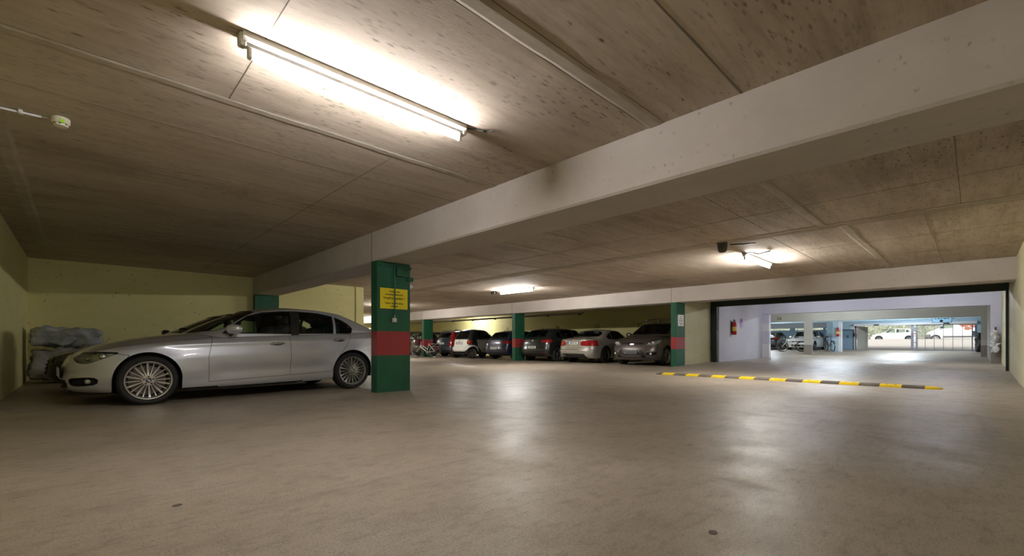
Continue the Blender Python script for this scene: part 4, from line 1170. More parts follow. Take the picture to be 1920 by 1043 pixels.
saloon = dict(L=4.624, W=1.811, fa=.79, ra=3.60, wr=.322, tw=.225, rim=.243, spokes='multi', rim_mat=M['alloy'], wseg=64, lux=True, dens=2.0, archgap=.035,
    paint=M['silver'], trim=M['trim'], gapw=.0055, flare=.016, wheelin=.118,
    zb=[(0, .19), (.5, .17), (1.3, .165), (3.2, .19), (4.6, .24)],
    zs=[(0, .585), (.12, .63), (.3, .70), (.54, .758), (.92, .812), (1.48, .868), (2.0, .90), (2.55, .925), (3.2, .95), (3.6, .968), (4.1, .985), (4.45, .985), (4.624, .96)],
    zc=[(0, .60), (.12, .69), (.3, .785), (.5, .84), (.9, .912), (1.30, .962), (1.5, .985), (3.9, 1.03), (4.25, 1.06), (4.5, 1.055), (4.624, .99)],
    xf=[(0, .10), (.12, .02), (.3, .0), (.55, .02), (.8, .045), (1, .075)], xr=[(0, .14), (.3, .02), (.55, 0), (.8, .03), (1, .06)],
    wf=[(0, .935), (.06, .962), (.18, .975), (.4, .995), (.62, .995), (.8, .972), (.93, .945), (1, .905)], wx=[(0, .95), (.9, .985), (2.3, 1.), (3.6, 1.), (4.2, .975), (4.624, .95)],
    fb=.62, rb=.45, nf=2.5, nr=3, crown=2.6,
    creases=[(.75, .775, 4.4, .905, .012, .028), (1.35, .40, 3.3, .44, -.020, .085)],
    G=dict(x0=1.33, x1=4.36, w=.79, fb=.42, rb=.45, wx=[(0, .97), (2.2, 1.), (3.6, .97), (4.36, .86)]), R=dict(x0=2.10, x1=3.60, w=.60, fb=.10, rb=.14, drop=.055, wx=[(2, .96), (2.8, 1.), (3.6, .93)]),
    zr=[(2.08, 1.33), (2.3, 1.375), (2.75, 1.42), (3.1, 1.415), (3.4, 1.385), (3.62, 1.345)], bulge=.045, fbul=1.2, rbul=.6,
    cabin=(1.62, 3.4), mirror=(1.73, 1.005, 1.0), handles=[(2.36, .80), (3.38, .865)],
    regions=[
        Rg('top', [(.13, 0), (.16, -.45), (.30, -.62), (.62, -.735), (1.40, -.775), (1.52, -.74), (1.35, -.40), (1.28, 0)], 'bonnet', zones=(1,)),
        Rg('side', [(-.2, .0), (.46, .0), (.44, .30), (.50, .50), (.60, .652), (.48, .672), (.30, .70), (.1, .66), (-.2, .645)], 'bumper', zones=(0,), ymin=-1),
        Rg('side', [(1.455, .262), (2.545, .302), (2.56, .60), (2.552, 1.2), (1.62, 1.2), (1.505, .87), (1.45, .62)], 'door', zones=(0, 1), split=True, id=1, ymin=.5),
        Rg('side', [(2.545, .302), (3.22, .328), (3.27, .44), (3.37, .62), (3.50, .78), (3.585, .95), (3.62, 1.2), (2.552, 1.2), (2.56, .60)], 'door', zones=(0, 1), split=True, id=2, ymin=.5),
        Rg('front', [(-.62, .99), (-.655, 1.04), (-.50, 1.325), (-.3, 1.347), (.3, 1.347), (.50, 1.325), (.655, 1.04), (.62, .99), (.3, .965), (-.3, .965)], 'windscreen', M['glass'], zones=(2,), single=True),
        Rg('rear', [(-.62, 1.10), (-.48, 1.31), (.48, 1.31), (.62, 1.10), (.3, 1.10), (-.3, 1.10)], 'rear_window', M['glass_dark'], zones=(2,), single=True),
        Rg('side', smooth_poly([(.10, .655), (.16, .678), (.30, .697), (.47, .690), (.495, .680), (.40, .635), (.30, .585), (.22, .553), (.15, .562), (.12, .60)], 2), 'headlight', M['lens'], zones=(0, 1), split=True, ymin=.42, bowl=(.035, M['reflector'])),
        Rg('front', smooth_poly([(.03, .50), (.10, .492), (.25, .500), (.285, .56), (.27, .635), (.10, .655), (.03, .645)], 2), 'grille', M['trim'], zones=(0, 1), push=.02),
        Rg('front', [(.0, .235), (.42, .235), (.46, .30), (.40, .345), (0, .345)], 'air_intake', M['under'], zones=(0,), push=.03, x=(-1, .6)),
        Rg('front', smooth_poly([(.50, .36), (.62, .375), (.78, .378), (.80, .33), (.76, .285), (.60, .27), (.52, .29)], 2), 'air_intake', M['under'], zones=(0,), push=.03, id=5, x=(-1, .6), split=True),
        Rg('side', [(-.2, .0), (5, .0), (5, .19), (-.2, .19)], 'valance', M['trim'], zones=(0,), ymin=-1, nocut=True, split=True),
        Rg('side', [(2.60, .94), (2.635, 1.335), (2.77, 1.335), (2.72, .94)], 'pillar_cover', M['trim'], zones=(2,), split=True, ymin=.4),
    ] + win_rows([
        [(1.66, .955), (1.82, 1.09), (2.02, 1.225), (2.22, 1.29), (2.50, 1.322), (2.635, 1.327), (2.60, .958)],
        [(2.72, .962), (2.77, 1.329), (2.95, 1.325), (3.12, 1.312), (3.33, 1.272), (3.30, .975)],
        [(3.355, .977), (3.375, 1.26), (3.50, 1.205), (3.60, 1.14), (3.66, 1.07), (3.64, 1.0), (3.61, .98)]], M['glass']),
    extra=[saloon_extra])

def add_headlight_bowl(S, root, D, out):
    pass

th = math.radians(3.52)
def root_for(px, py, lx, ly, rz):
    c, s = math.cos(rz), math.sin(rz); return (px - (lx * c - ly * s), py - (lx * s + ly * c), 0)
saloon_loc = root_for(.641, 7.486, .79, -.905, th)
cr = make_car(saloon, 'car', 'silver four-door saloon with many-spoked alloy wheels, parked in the foreground', saloon_loc, th)
cr.scale = (1.011, 1.0, 1.0)
# ---- other vehicles
def sc_poly(poly, sx, sz): return [(x * sx, z * sz) for x, z in poly]

def hatch(L=4.25, W=1.80, H=1.46, wr=.315, paint='ink', belt=.95, nose=.66, **k):
    fa, ra = .86 / 4.25 * L, 3.48 / 4.25 * L
    S = dict(L=L, W=W, fa=fa, ra=ra, wr=wr, tw=.21, spokes='5', rim_mat=M['alloy_dark'], wseg=28, dens=1.15, paint=M[paint], archgap=.045,
        zb=[(0, .2), (L, .24)], zs=[(0, nose), (.25, nose + .08), (1.0, belt - .07), (2.2, belt), (L - .6, belt + .04), (L, belt + .02)],
        zc=[(0, nose), (.25, nose + .12), (.95, belt + .03), (1.3, belt + .06), (L - .5, belt + .08), (L, belt + .04)],
        xf=[(0, .12), (.15, .02), (.4, 0), (.7, .02), (1, .10)], xr=[(0, .14), (.12, .03), (.35, 0), (.55, .03), (.8, .06), (1, .10)],
        wf=[(0, .93), (.1, .965), (.35, .995), (.6, 1.), (.8, .985), (.93, .955), (1, .92)], fb=.45, rb=.34, nf=2.6, nr=3.0, seal=.016, gapw=.008,
        G=dict(x0=1.02, x1=L - .16, w=W / 2 * .905, fb=.35, rb=.32), R=dict(x0=1.75, x1=L - .52, w=W / 2 * .70, fb=.12, rb=.16, drop=.045),
        zr=[(1.7, H - .10), (2.1, H - .03), (2.6, H), (L - .9, H - .03), (L - .45, H - .11)], bulge=.035, cabin=(1.35, 2.9), mirror=(1.42, belt + .05, .95),
        handles=[(2.15, belt - .12), (3.05, belt - .10)])
    b = belt
    S['regions'] = [
        Rg('front', sym([(0, b + .04), (-.3, b + .045), (-.63, b + .07), (-.50, H - .11), (-.3, H - .085), (0, H - .08)][::-1]) if 0 else [(-.62, b + .08), (-.50, H - .12), (.50, H - .12), (.62, b + .08)], 'windscreen', M['glass'], zones=(2,), single=True, x=(-1, 1.95)),
        Rg('rear', [(-.60, b + .11), (-.52, H - .13), (-.40, H - .11), (.40, H - .11), (.52, H - .13), (.60, b + .11)], 'rear_window', M['glass'], zones=(2,), single=True, x=(L - .75, 99)),
        Rg('side', [(1.20, .28), (2.28, .28), (2.30, b + .3), (1.1, b + .3), (1.18, .7)], 'door', zones=(0, 1), split=True, id=1, ymin=.5),
        Rg('side', [(2.28, .28), (2.95, .30), (3.05, .55), (3.25, .78), (3.3, b + .3), (2.30, b + .3)], 'door', zones=(0, 1), split=True, id=2, ymin=.5),
        Rg('rear', [(0, .0), (1.2, .0), (1.2, .60), (.70, .62), (0, .60)], 'bumper', zones=(0,), x=(L - .55, 99)),
        Rg('rear', [(0, .60), (.60, .61), (.64, .80), (.66, b + .03), (0, b + .03)], 'tailgate', zones=(0,), x=(L - .4, 99)),
        Rg('rear', [(0, .0), (.70, .0), (.62, .36), (0, .36)], 'valance', M['trim'], zones=(0,), x=(L - .4, 99)),
        Rg('front', [(0, .0), (1.2, .0), (1.2, .52), (.5, .60), (0, .60)], 'bumper', zones=(0,), id=2, x=(-1, .5)),
        Rg('front', [(0, .26), (.40, .26), (.44, .40), (0, .42)], 'air_intake', M['under'], zones=(0,), push=.03, x=(-1, .5)),
        Rg('front', [(0, nose - .09), (.40, nose - .08), (.42, nose - .01), (0, nose - .01)], 'grille', M['trim'], zones=(0,), push=.015, x=(-1, .5)),
        Rg('side', [(.08, nose - .10), (.12, nose + .0), (.50, nose + .09), (.52, nose + .05), (.30, nose - .08)], 'headlight', M['lens'], zones=(0, 1), split=True, ymin=.42, bowl=(.03, M['reflector'])),
        Rg('rear', k.get('tail', [(.50, .80), (.88, .78), (.9, .93), (.70, .94), (.52, .91)]), 'tail_light', M['red_lens'], zones=(0,), x=(L - .42, 99), split=True, bowl=(.02, M['red_lens'])),
    ] + win_rows([[(1.30, b + .055), (1.75, H - .13), (2.0, H - .085), (2.27, H - .075), (2.25, b + .065)],
                  [(2.36, b + .065), (2.38, H - .075), (3.0, H - .095), (3.12, H - .13), (3.10, b + .08)],
                  [(3.18, b + .085), (3.20, H - .135), (3.40, H - .19), (3.52, b + .20), (3.45, b + .10)]], M['glass'])
    return S

def tail_marks(z=.86, plate='M 1', pz=.70, eu=True, strip=None, badge=True, refl=.40):
    def f(S, root, D, out):
        number_plate(root, 0, 0, pz, True, plate, S=S, eu=eu)
        if badge:
            mb = MB(); mb.lathe([(.001, .006), (.05, .006), (.05, 0)], 20, Matrix.Translation((tail_x(S, 0, z), 0, z)) @ Matrix.Rotation(PI / 2, 4, 'Y')); mb.build('tail_badge', M['chrome'], root)
        if strip:
            mb = MB(); mb.tube([(tail_x(S, y, strip) + .004, y, strip) for y in (-.45, -.2, 0, .2, .45)], .012, 6); mb.build('chrome_strip', M['chrome'], root)
        for s in (-1, 1):
            y = s * .66; mb = MB(); pts = [(tail_x(S, s * q, refl) + .002, s * q, refl) for q in (.56, .64, .72)]
            mb.tube(pts, .016, 6); mb.build('reflector', M['red_lens'], root)
        # tail wiper
        b = S['zc'][-1][1] + .10
        mb = MB(); mb.tube([(tail_x(S, 0, b) + .01, 0, b), (tail_x(S, .3, b + .05) + .012, .3, b + .05)], .009, 6); mb.build('wiper', M['trim'], root)
    return f

def antenna(x, h=.09):
    def f(S, root, D, out):
        z = mono(S['zr'])(x); mb = MB(); mb.tube([(x, 0, z - .005), (x + .06, 0, z + .03), (x + .13, 0, z + h)], [.014, .008, .004], 6); mb.build('antenna', M['trim'], root)
    return f

TAILX = 14.22
def back_in(S, yc, label, dx=0., rz=0., **k):
    """parked nose to the wall: the tail faces the driveway"""
    a = PI + rz; L = S['L']; tx = TAILX + dx
    loc = (tx + L * math.cos(rz), yc + L * math.sin(rz), 0)
    return make_car(S, 'car', label, loc, a, k.get('group'))

# black five-door hatchback left of the silver cabriolet
g = hatch(L=4.25, W=1.79, H=1.47, paint='ink', tail=[(.46, .84), (.88, .82), (.9, .95), (.75, .955), (.48, .92)])
g['extra'] = [tail_marks(.90, 'S PN 350', .62), antenna(3.45)]
back_in(g, 13.50, 'black five-door hatchback with a blue-edged plate, left of the silver cabriolet')

# dark blue hatchback behind the middle column
n = hatch(L=4.1, W=1.70, H=1.42, paint='dark_blue', belt=.92, tail=[(.50, .78), (.84, .77), (.85, .90), (.55, .91)])
n['extra'] = [tail_marks(.86, 'AA 1 64', .56, strip=.70), antenna(3.3)]
back_in(n, 16.0, 'dark blue hatchback with a chrome strip, just left of the middle far column')

# silver folding-roof cabriolet
def cab_extra(S, root, D, out):
    number_plate(root, 0, 0, .80, True, 'AM LC 43', S=S, eu=True)
    for s in (-1, 1):
        mb = MB()
        for yy in (.42, .50): mb.tube([(S['L'] - .22, s * yy, .285), (S['L'] - .04, s * yy, .285)], [.035, .038], 12)
        if s == -1: mb.build('exhaust_pipe', M['disc'], root)
    pts = [(tail_x(S, y, .955) - .02, y, .965) for y in (-.16, 0, .16)]
    mb = MB(); mb.tube(pts, .011, 6); mb.build('brake_light', M['red_lens'], root)
    roundel(root, Matrix.Translation((tail_x(S, 0, .915), 0, .915)) @ Matrix.Rotation(PI / 2 - .3, 4, 'Y'), .036, .003)
    for s in (-1, 1):
        mb = MB(); mb.tube([(tail_x(S, y, .47) + .001, s * y, .47) for y in (.30, .5, .7, .82)], .004, 4); mb.build('bumper_seam', M['gap'], root)
cab = dict(L=4.58, W=1.79, fa=.78, ra=3.54, wr=.325, tw=.24, spokes='twin', rim_mat=M['alloy_dark'], wseg=32, dens=1.5, paint=M['silver_warm'], gapw=.007, seal=.014,
    zb=[(0, .18), (4.58, .20)], zs=[(0, .60), (.3, .70), (1.0, .84), (2.2, .90), (3.4, .93), (4.1, .955), (4.45, .955), (4.58, .93)],
    zc=[(0, .60), (.3, .77), (1.3, .97), (3.55, .99), (3.9, 1.03), (4.3, 1.03), (4.5, 1.0), (4.58, .94)],
    xf=[(0, .1), (.3, 0), (1, .07)], xr=[(0, .12), (.10, .04), (.30, 0), (.42, .0), (.47, .03), (.75, .045), (.95, .05), (1, .08)],
    wf=[(0, .93), (.12, .96), (.4, .995), (.65, 1.), (.85, .97), (.95, .94), (1, .90)], wx=[(0, .94), (1, .99), (3.5, 1.), (4.2, .985), (4.58, .96)],
    fb=.6, rb=.42, nf=2.5, nr=2.8, crown=2.8, creases=[(1.0, .80, 4.3, .86, .010, .03)],
    G=dict(x0=1.35, x1=3.95, w=.80, fb=.38, rb=.32, wx=[(0, 1), (3, 1), (4, .92)]), R=dict(x0=2.05, x1=3.22, w=.60, fb=.1, rb=.16, drop=.05),
    zr=[(2.0, 1.29), (2.4, 1.37), (2.8, 1.385), (3.05, 1.37), (3.25, 1.335)], bulge=.03, cabin=(1.62, 3.0), seats=[(2.25, 2), (3.0, 2)], mirror=(1.75, .98, .95),
    handles=[(2.85, .80)], extra=[cab_extra],
    regions=[
        Rg('front', [(-.62, 1.02), (-.52, 1.27), (.52, 1.27), (.62, 1.02)], 'windscreen', M['glass'], zones=(2,), single=True, x=(-1, 2.2)),
        Rg('rear', smooth_poly([(-.62, 1.07), (-.50, 1.27), (0, 1.30), (.50, 1.27), (.62, 1.07), (0, 1.06)], 2), 'rear_window', M['glass'], zones=(2,), single=True, x=(3.1, 99)),
        Rg('side', [(1.45, .25), (3.0, .27), (3.06, .55), (3.02, 1.2), (1.45, 1.2)], 'door', zones=(0, 1), split=True, ymin=.5),
        Rg('top', [(3.98, 0), (3.94, -.62), (4.30, -.70), (4.60, -.66), (4.7, 0)], 'boot_lid', zones=(1,)),
        Rg('rear', [(0, .62), (.60, .62), (.62, .97), (0, .98)], 'boot_lid', zones=(0,), id=2, x=(4.1, 99)),
        Rg('rear', [(0, 0), (1.2, 0), (1.2, .50), (.84, .50), (.78, .56), (0, .57)], 'bumper', zones=(0,), x=(4.0, 99)),
        Rg('rear', [(0, 0), (.66, 0), (.62, .25), (.52, .38), (0, .38)], 'valance', M['trim'], zones=(0,), push=.02, x=(4.0, 99)),
        Rg('rear', smooth_poly([(.36, .79), (.42, .70), (.82, .69), (.9, .71), (.9, .90), (.8, .905), (.46, .89)], 2), 'tail_light', M['red_lens'], zones=(0,), split=True, x=(4.05, 99), bowl=(.02, M['red_lens'])),
        Rg('side', [(.08, .60), (.3, .70), (.5, .69), (.25, .56)], 'headlight', M['lens'], zones=(0, 1), split=True, ymin=.42, bowl=(.03, M['reflector'])),
    ] + win_rows([[(1.72, .955), (2.10, 1.24), (2.35, 1.285), (2.80, 1.29), (2.92, 1.24), (2.95, .96)], [(2.98, .96), (2.97, 1.22), (3.10, 1.18), (3.28, 1.06), (3.24, .98)]], M['glass']))
back_in(cab, 11.24, 'silver folding-roof cabriolet with red lamps, left of the people carrier')

# grey-brown people carrier facing out
def carrier_extra(S, root, D, out):
    number_plate(root, 0, -.0, .47, False, 'M KR 257', S=S, eu=False, h=.055, mat=M['plate_shaded'])
    mb = MB(); mb.lathe([(.001, .012), (.8, .010), (1., .0)], 24, Matrix.Translation((nose_x(S, 0, .76) - .003, 0, .76)) @ Matrix.Rotation(-PI / 2 + .25, 4, 'Y') @ Matrix.Diagonal((.036, .09, 1, 1))); mb.build('oval_badge', M['chrome'], root)
    for k, z in enumerate((.42, .365, .31)):
        mb = MB(); mb.tube([(nose_x(S, y, z) + .012, y, z) for y in np.linspace(-.40, .40, 9)], .010, 6); mb.build('grille_bar', M['chrome'] if k else M['trim'], root)
    for s in (-1, 1):
        mb = MB(); mb.tube([(nose_x(S, y, .80) - .004, s * y, .80 + .0 * y) for y in (.08, .2, .34, .44)], .008, 6); mb.build('grille_strip', M['trim'], root)
        mb = MB(); mb.tube([(nose_x(S, y, .50) - .004, s * y, .50 + (y - .6) * .06) for y in (.58, .68, .76, .83)], .014, 6); mb.build('fog_trim', M['chrome'], root)
        mb = MB(); mb.lathe([(.001, .01), (.035, .008), (.045, 0)], 16, Matrix.Translation((nose_x(S, .70, .43), s * .70, .43)) @ Matrix.Rotation(-PI / 2, 4, 'Y')); mb.build('fog_lamp', M['reflector'], root)
        for yy, r in ((.60, .05), (.72, .055)):
            mb = MB(); mb.lathe([(.001, .02), (r * .6, .012), (r * .7, -.01), (r, .006), (r, -.02)], 16, Matrix.Translation((nose_x(S, yy, .775) + .018, s * yy, .775 + (yy - .6) * .25)) @ Matrix.Rotation(-PI / 2, 4, 'Y')); mb.build('lamp_projector', M['white_lens'], root, smooth=True)
        # roof rail
        pts = [(1.95, s * .60, 1.60), (2.1, s * .61, 1.665), (3.0, s * .62, 1.69), (4.1, s * .60, 1.66), (4.3, s * .59, 1.60)]
        mb = MB(); mb.tube(pts, .018, 8); mb.build('roof_rail', M['chrome'], root)
    for x in (2.45, 3.5):
        mb = MB(); mb.tube([(x, -.68, 1.745), (x, .68, 1.745)], .016, 6)
        for s in (-1, 1): mb.box((x - .05, s * .62 - .035, 1.66), (x + .05, s * .62 + .035, 1.755), 0, .01)
        mb.build('roof_bar', M['trim'], root)
    mb = MB(); mb.tube([(1.25, -.55, 1.13), (1.42, .1, 1.20)], .009, 6); mb.build('wiper', M['trim'], root)
mpv = dict(L=4.77, W=1.88, fa=.94, ra=3.79, wr=.335, tw=.225, spokes='twin', rim_mat=M['alloy'], wseg=36, dens=1.5, paint=M['taupe'], gapw=.007, seal=.014, flare=.02,
    zb=[(0, .20), (4.77, .24)], zs=[(0, .74), (.15, .80), (.5, .93), (1.1, 1.02), (2.2, 1.06), (3.8, 1.12), (4.77, 1.10)],
    zc=[(0, .75), (.12, .84), (.35, .96), (.8, 1.06), (1.25, 1.13), (4.3, 1.16), (4.77, 1.12)],
    xf=[(0, .13), (.14, .04), (.3, .0), (.5, .01), (.75, .05), (1, .13)], xr=[(0, .12), (.3, 0), (1, .08)],
    wf=[(0, .93), (.1, .965), (.35, .995), (.6, 1.), (.8, .98), (.93, .95), (1, .915)], fb=.58, rb=.35, nf=2.6, nr=3, crown=2.5,
    creases=[(.9, .88, 4.4, .98, .010, .035), (1.4, .45, 3.3, .48, -.016, .09)],
    G=dict(x0=1.12, x1=4.60, w=.855, fb=.45, rb=.35), R=dict(x0=2.05, x1=4.25, w=.66, fb=.16, rb=.16, drop=.05),
    zr=[(2.0, 1.545), (2.35, 1.615), (2.9, 1.655), (3.6, 1.64), (4.3, 1.56)], bulge=.05, cabin=(1.62, 3.4), seats=[(2.3, 2), (3.2, 3)], seath=.1, mirror=(1.62, 1.12, 1.15),
    handles=[(2.55, .93), (3.5, .96)], extra=[carrier_extra],
    regions=[
        Rg('front', [(-.70, 1.13), (-.72, 1.19), (-.58, 1.53), (.58, 1.53), (.72, 1.19), (.70, 1.13)], 'windscreen', M['glass'], zones=(2,), single=True, x=(-1, 2.3)),
        Rg('rear', [(-.62, 1.18), (-.55, 1.50), (.55, 1.50), (.62, 1.18)], 'rear_window', M['glass_dark'], zones=(2,), single=True, x=(4.2, 99)),
        Rg('top', [(.16, 0), (.20, -.40), (.36, -.62), (.66, -.77), (1.45, -.80), (1.25, -.3), (1.15, 0)], 'bonnet', zones=(1,)),
        Rg('side', [(1.42, .29), (2.60, .29), (2.62, 1.5), (1.35, 1.5), (1.40, .75)], 'door', zones=(0, 1), split=True, id=1, ymin=.5),
        Rg('side', [(2.60, .29), (3.35, .31), (3.45, .60), (3.65, .85), (3.70, 1.5), (2.62, 1.5)], 'door', zones=(0, 1), split=True, id=2, ymin=.5),
        Rg('front', [(0, 0), (1.2, 0), (1.2, .60), (.8, .64), (.45, .715), (0, .72)], 'bumper', zones=(0,), x=(-1, .62)),
        Rg('front', smooth_poly([(0, .575), (.34, .57), (.44, .535), (.56, .35), (.50, .29), (0, .275), (-.50, .29), (-.56, .35), (-.44, .535), (-.34, .57)], 2), 'air_intake', M['trim'], zones=(0,), single=True, push=.02, x=(-1, .6)),
        Rg('front', [(0, .735), (.40, .74), (.47, .79), (.44, .815), (0, .815)], 'grille', M['trim'], zones=(0, 1), push=.012, x=(-1, .6)),
        Rg('front', smooth_poly([(.56, .46), (.83, .49), (.84, .42), (.78, .37), (.60, .38)], 2), 'air_intake', M['under'], zones=(0,), id=4, push=.03, x=(-1, .6), split=True),
        Rg('front', smooth_poly([(.47, .75), (.52, .80), (.72, .90), (.87, .955), (.90, .90), (.86, .78), (.72, .72), (.55, .72)], 2), 'headlight', M['lens'], zones=(0, 1), split=True, x=(-1, .75), bowl=(.03, M['reflector'])),
        Rg('rear', [(.62, .85), (.95, .85), (.95, 1.1), (.62, 1.1)], 'tail_light', M['red_lens'], zones=(0,), split=True, x=(4.2, 99)),
    ] + win_rows([[(1.55, 1.12), (2.02, 1.44), (2.25, 1.52), (2.56, 1.55), (2.55, 1.125)], [(2.66, 1.13), (2.67, 1.55), (3.5, 1.56), (3.55, 1.15)], [(3.62, 1.155), (3.6, 1.555), (4.05, 1.51), (4.25, 1.2)]], M['glass_dark']))
make_car(mpv, 'car', 'grey-brown people carrier with roof rails facing out beside the column with the white notice', (14.14, 8.56, 0), .03)

# tiny white and black two-seater
def tiny_extra(S, root, D, out):
    number_plate(root, 0, 0, .80, True, 'M 51 46', S=S, eu=True, w=.24)
    mb = MB(); mb.lathe([(.001, .008), (.038, .008), (.038, 0)], 16, Matrix.Translation((tail_x(S, 0, .93), 0, .93)) @ Matrix.Rotation(PI / 2, 4, 'Y')); mb.build('tail_badge', M['chrome'], root)
    for s in (-1, 1):
        mb = MB(); mb.lathe([(.001, .02), (.05, .012), (.06, 0)], 18, Matrix.Translation((tail_x(S, .62, .85) - .005, s * .62, .85)) @ Matrix.Rotation(PI / 2, 4, 'Y')); mb.build('lamp_bulb', M['amber'], root, smooth=True)
tiny = dict(L=2.70, W=1.56, fa=.42, ra=2.28, wr=.285, tw=.19, spokes='twin', rim_mat=M['alloy'], wseg=30, dens=1.3, paint=M['ink'], gapw=.007, seal=.014, wheelin=.10, flare=.02,
    zb=[(0, .20), (2.7, .26)], zs=[(0, .78), (.3, .88), (.9, .96), (1.8, .98), (2.4, .97), (2.70, .95)], zc=[(0, .80), (.4, .98), (.6, 1.02), (2.5, 1.0), (2.70, .97)],
    xf=[(0, .1), (.3, 0), (1, .15)], xr=[(0, .16), (.12, .05), (.28, 0), (.42, .02), (.55, .10), (1, .14)],
    wf=[(0, .92), (.15, .97), (.4, 1.), (.7, .99), (.9, .95), (1, .92)], fb=.45, rb=.40, nf=2.5, nr=2.5,
    G=dict(x0=.45, x1=2.53, w=.715, fb=.35, rb=.34), R=dict(x0=1.05, x1=2.22, w=.56, fb=.15, rb=.22, drop=.05), zr=[(1.0, 1.42), (1.4, 1.53), (1.8, 1.54), (2.25, 1.46)], bulge=.05,
    cabin=(.85, 1.9), seats=[(1.5, 2)], mirror=(.80, 1.05, .9), extra=[tiny_extra],
    regions=[
        Rg('front', [(-.52, 1.06), (-.46, 1.40), (.46, 1.40), (.52, 1.06)], 'windscreen', M['glass'], zones=(2,), single=True, x=(-1, 1.2)),
        Rg('rear', [(-.54, 1.02), (-.46, 1.40), (.46, 1.40), (.54, 1.02)], 'rear_window', M['glass_dark'], zones=(2,), single=True, x=(2.1, 99)),
        Rg('side', [(.72, .34), (1.62, .30), (1.95, .62), (2.02, 1.2), (.72, 1.2)], 'door', M['grey_paint'], zones=(0, 1), split=True, ymin=.5),
        Rg('rear', [(0, .36), (1.2, .36), (1.2, .66), (.62, .70), (.60, .99), (0, .99)], 'rear_panel', M['white_paint'], zones=(0, 1), x=(2.2, 99)),
        Rg('side', [(1.90, .36), (1.98, .60), (2.2, .70), (2.75, .66), (2.75, .36)], 'rear_wing', M['white_paint'], zones=(0,), split=True, ymin=.5),
        Rg('rear', [(0, 0), (1.2, 0), (1.2, .34), (0, .34)], 'valance', M['disc'], zones=(0,), x=(2.2, 99)),
        Rg('front', [(0, .3), (1.2, .3), (1.2, .8), (0, .85)], 'nose_panel', M['white_paint'], zones=(0,), x=(-1, .4)),
        Rg('rear', smooth_poly([(.54, .76), (.62, .74), (.72, .78), (.72, .92), (.62, .95), (.54, .92)], 2), 'tail_light', M['red_lens'], zones=(0,), split=True, x=(2.1, 99)),
    ] + win_rows([[(.72, 1.05), (1.10, 1.36), (1.35, 1.43), (1.52, 1.42), (1.55, 1.06)], [(1.60, 1.07), (1.58, 1.41), (1.85, 1.36), (1.93, 1.22), (1.85, 1.10)]], M['glass']))
back_in(tiny, 18.9, 'tiny white two-seater with a black body frame and grey doors', dx=.05)

# slate estate with tall lamps, and the dark red-lamped car at the far left
e = hatch(L=4.6, W=1.80, H=1.52, paint='slate', belt=.98, tail=[(.62, .62), (.9, .62), (.9, 1.0), (.66, 1.0)])
e['regions'] += [Rg('rear', [(.60, 1.0), (.9, 1.0), (.9, 1.42), (.54, 1.40)], 'tail_light', M['red_lens'], zones=(1, 2), split=True, id=7, x=(4.05, 99))]
e['R']['x1'] = 4.25; e['zr'] = [(1.7, 1.42), (2.1, 1.49), (2.6, 1.52), (4.3, 1.47)]
def rails(S, root, D, out):
    for s in (-1, 1):
        mb = MB(); mb.tube([(1.9, s * .58, 1.46), (2.0, s * .58, 1.535), (4.0, s * .57, 1.535), (4.1, s * .57, 1.46)], .016, 6); mb.build('roof_rail', M['trim'], root)
e['extra'] = [tail_marks(.93, 'M 1', .78), rails]
back_in(e, 21.4, 'slate blue estate car with tall red corner lamps, behind the bicycle', dx=.75)
m_ = hatch(L=4.1, W=1.74, H=1.50, paint='maroon', belt=.96)
m_['extra'] = [tail_marks(.9, 'M 7', .6)]
back_in(m_, 23.5, 'very dark car with a red tail lamp at the far left end of the row', dx=.35)
t_ = hatch(L=4.3, W=1.78, H=1.58, paint='ink', belt=.98)
back_in(t_, 26.6, 'black car deep in the left end of the hall, behind the dark red-lamped car', dx=.8)

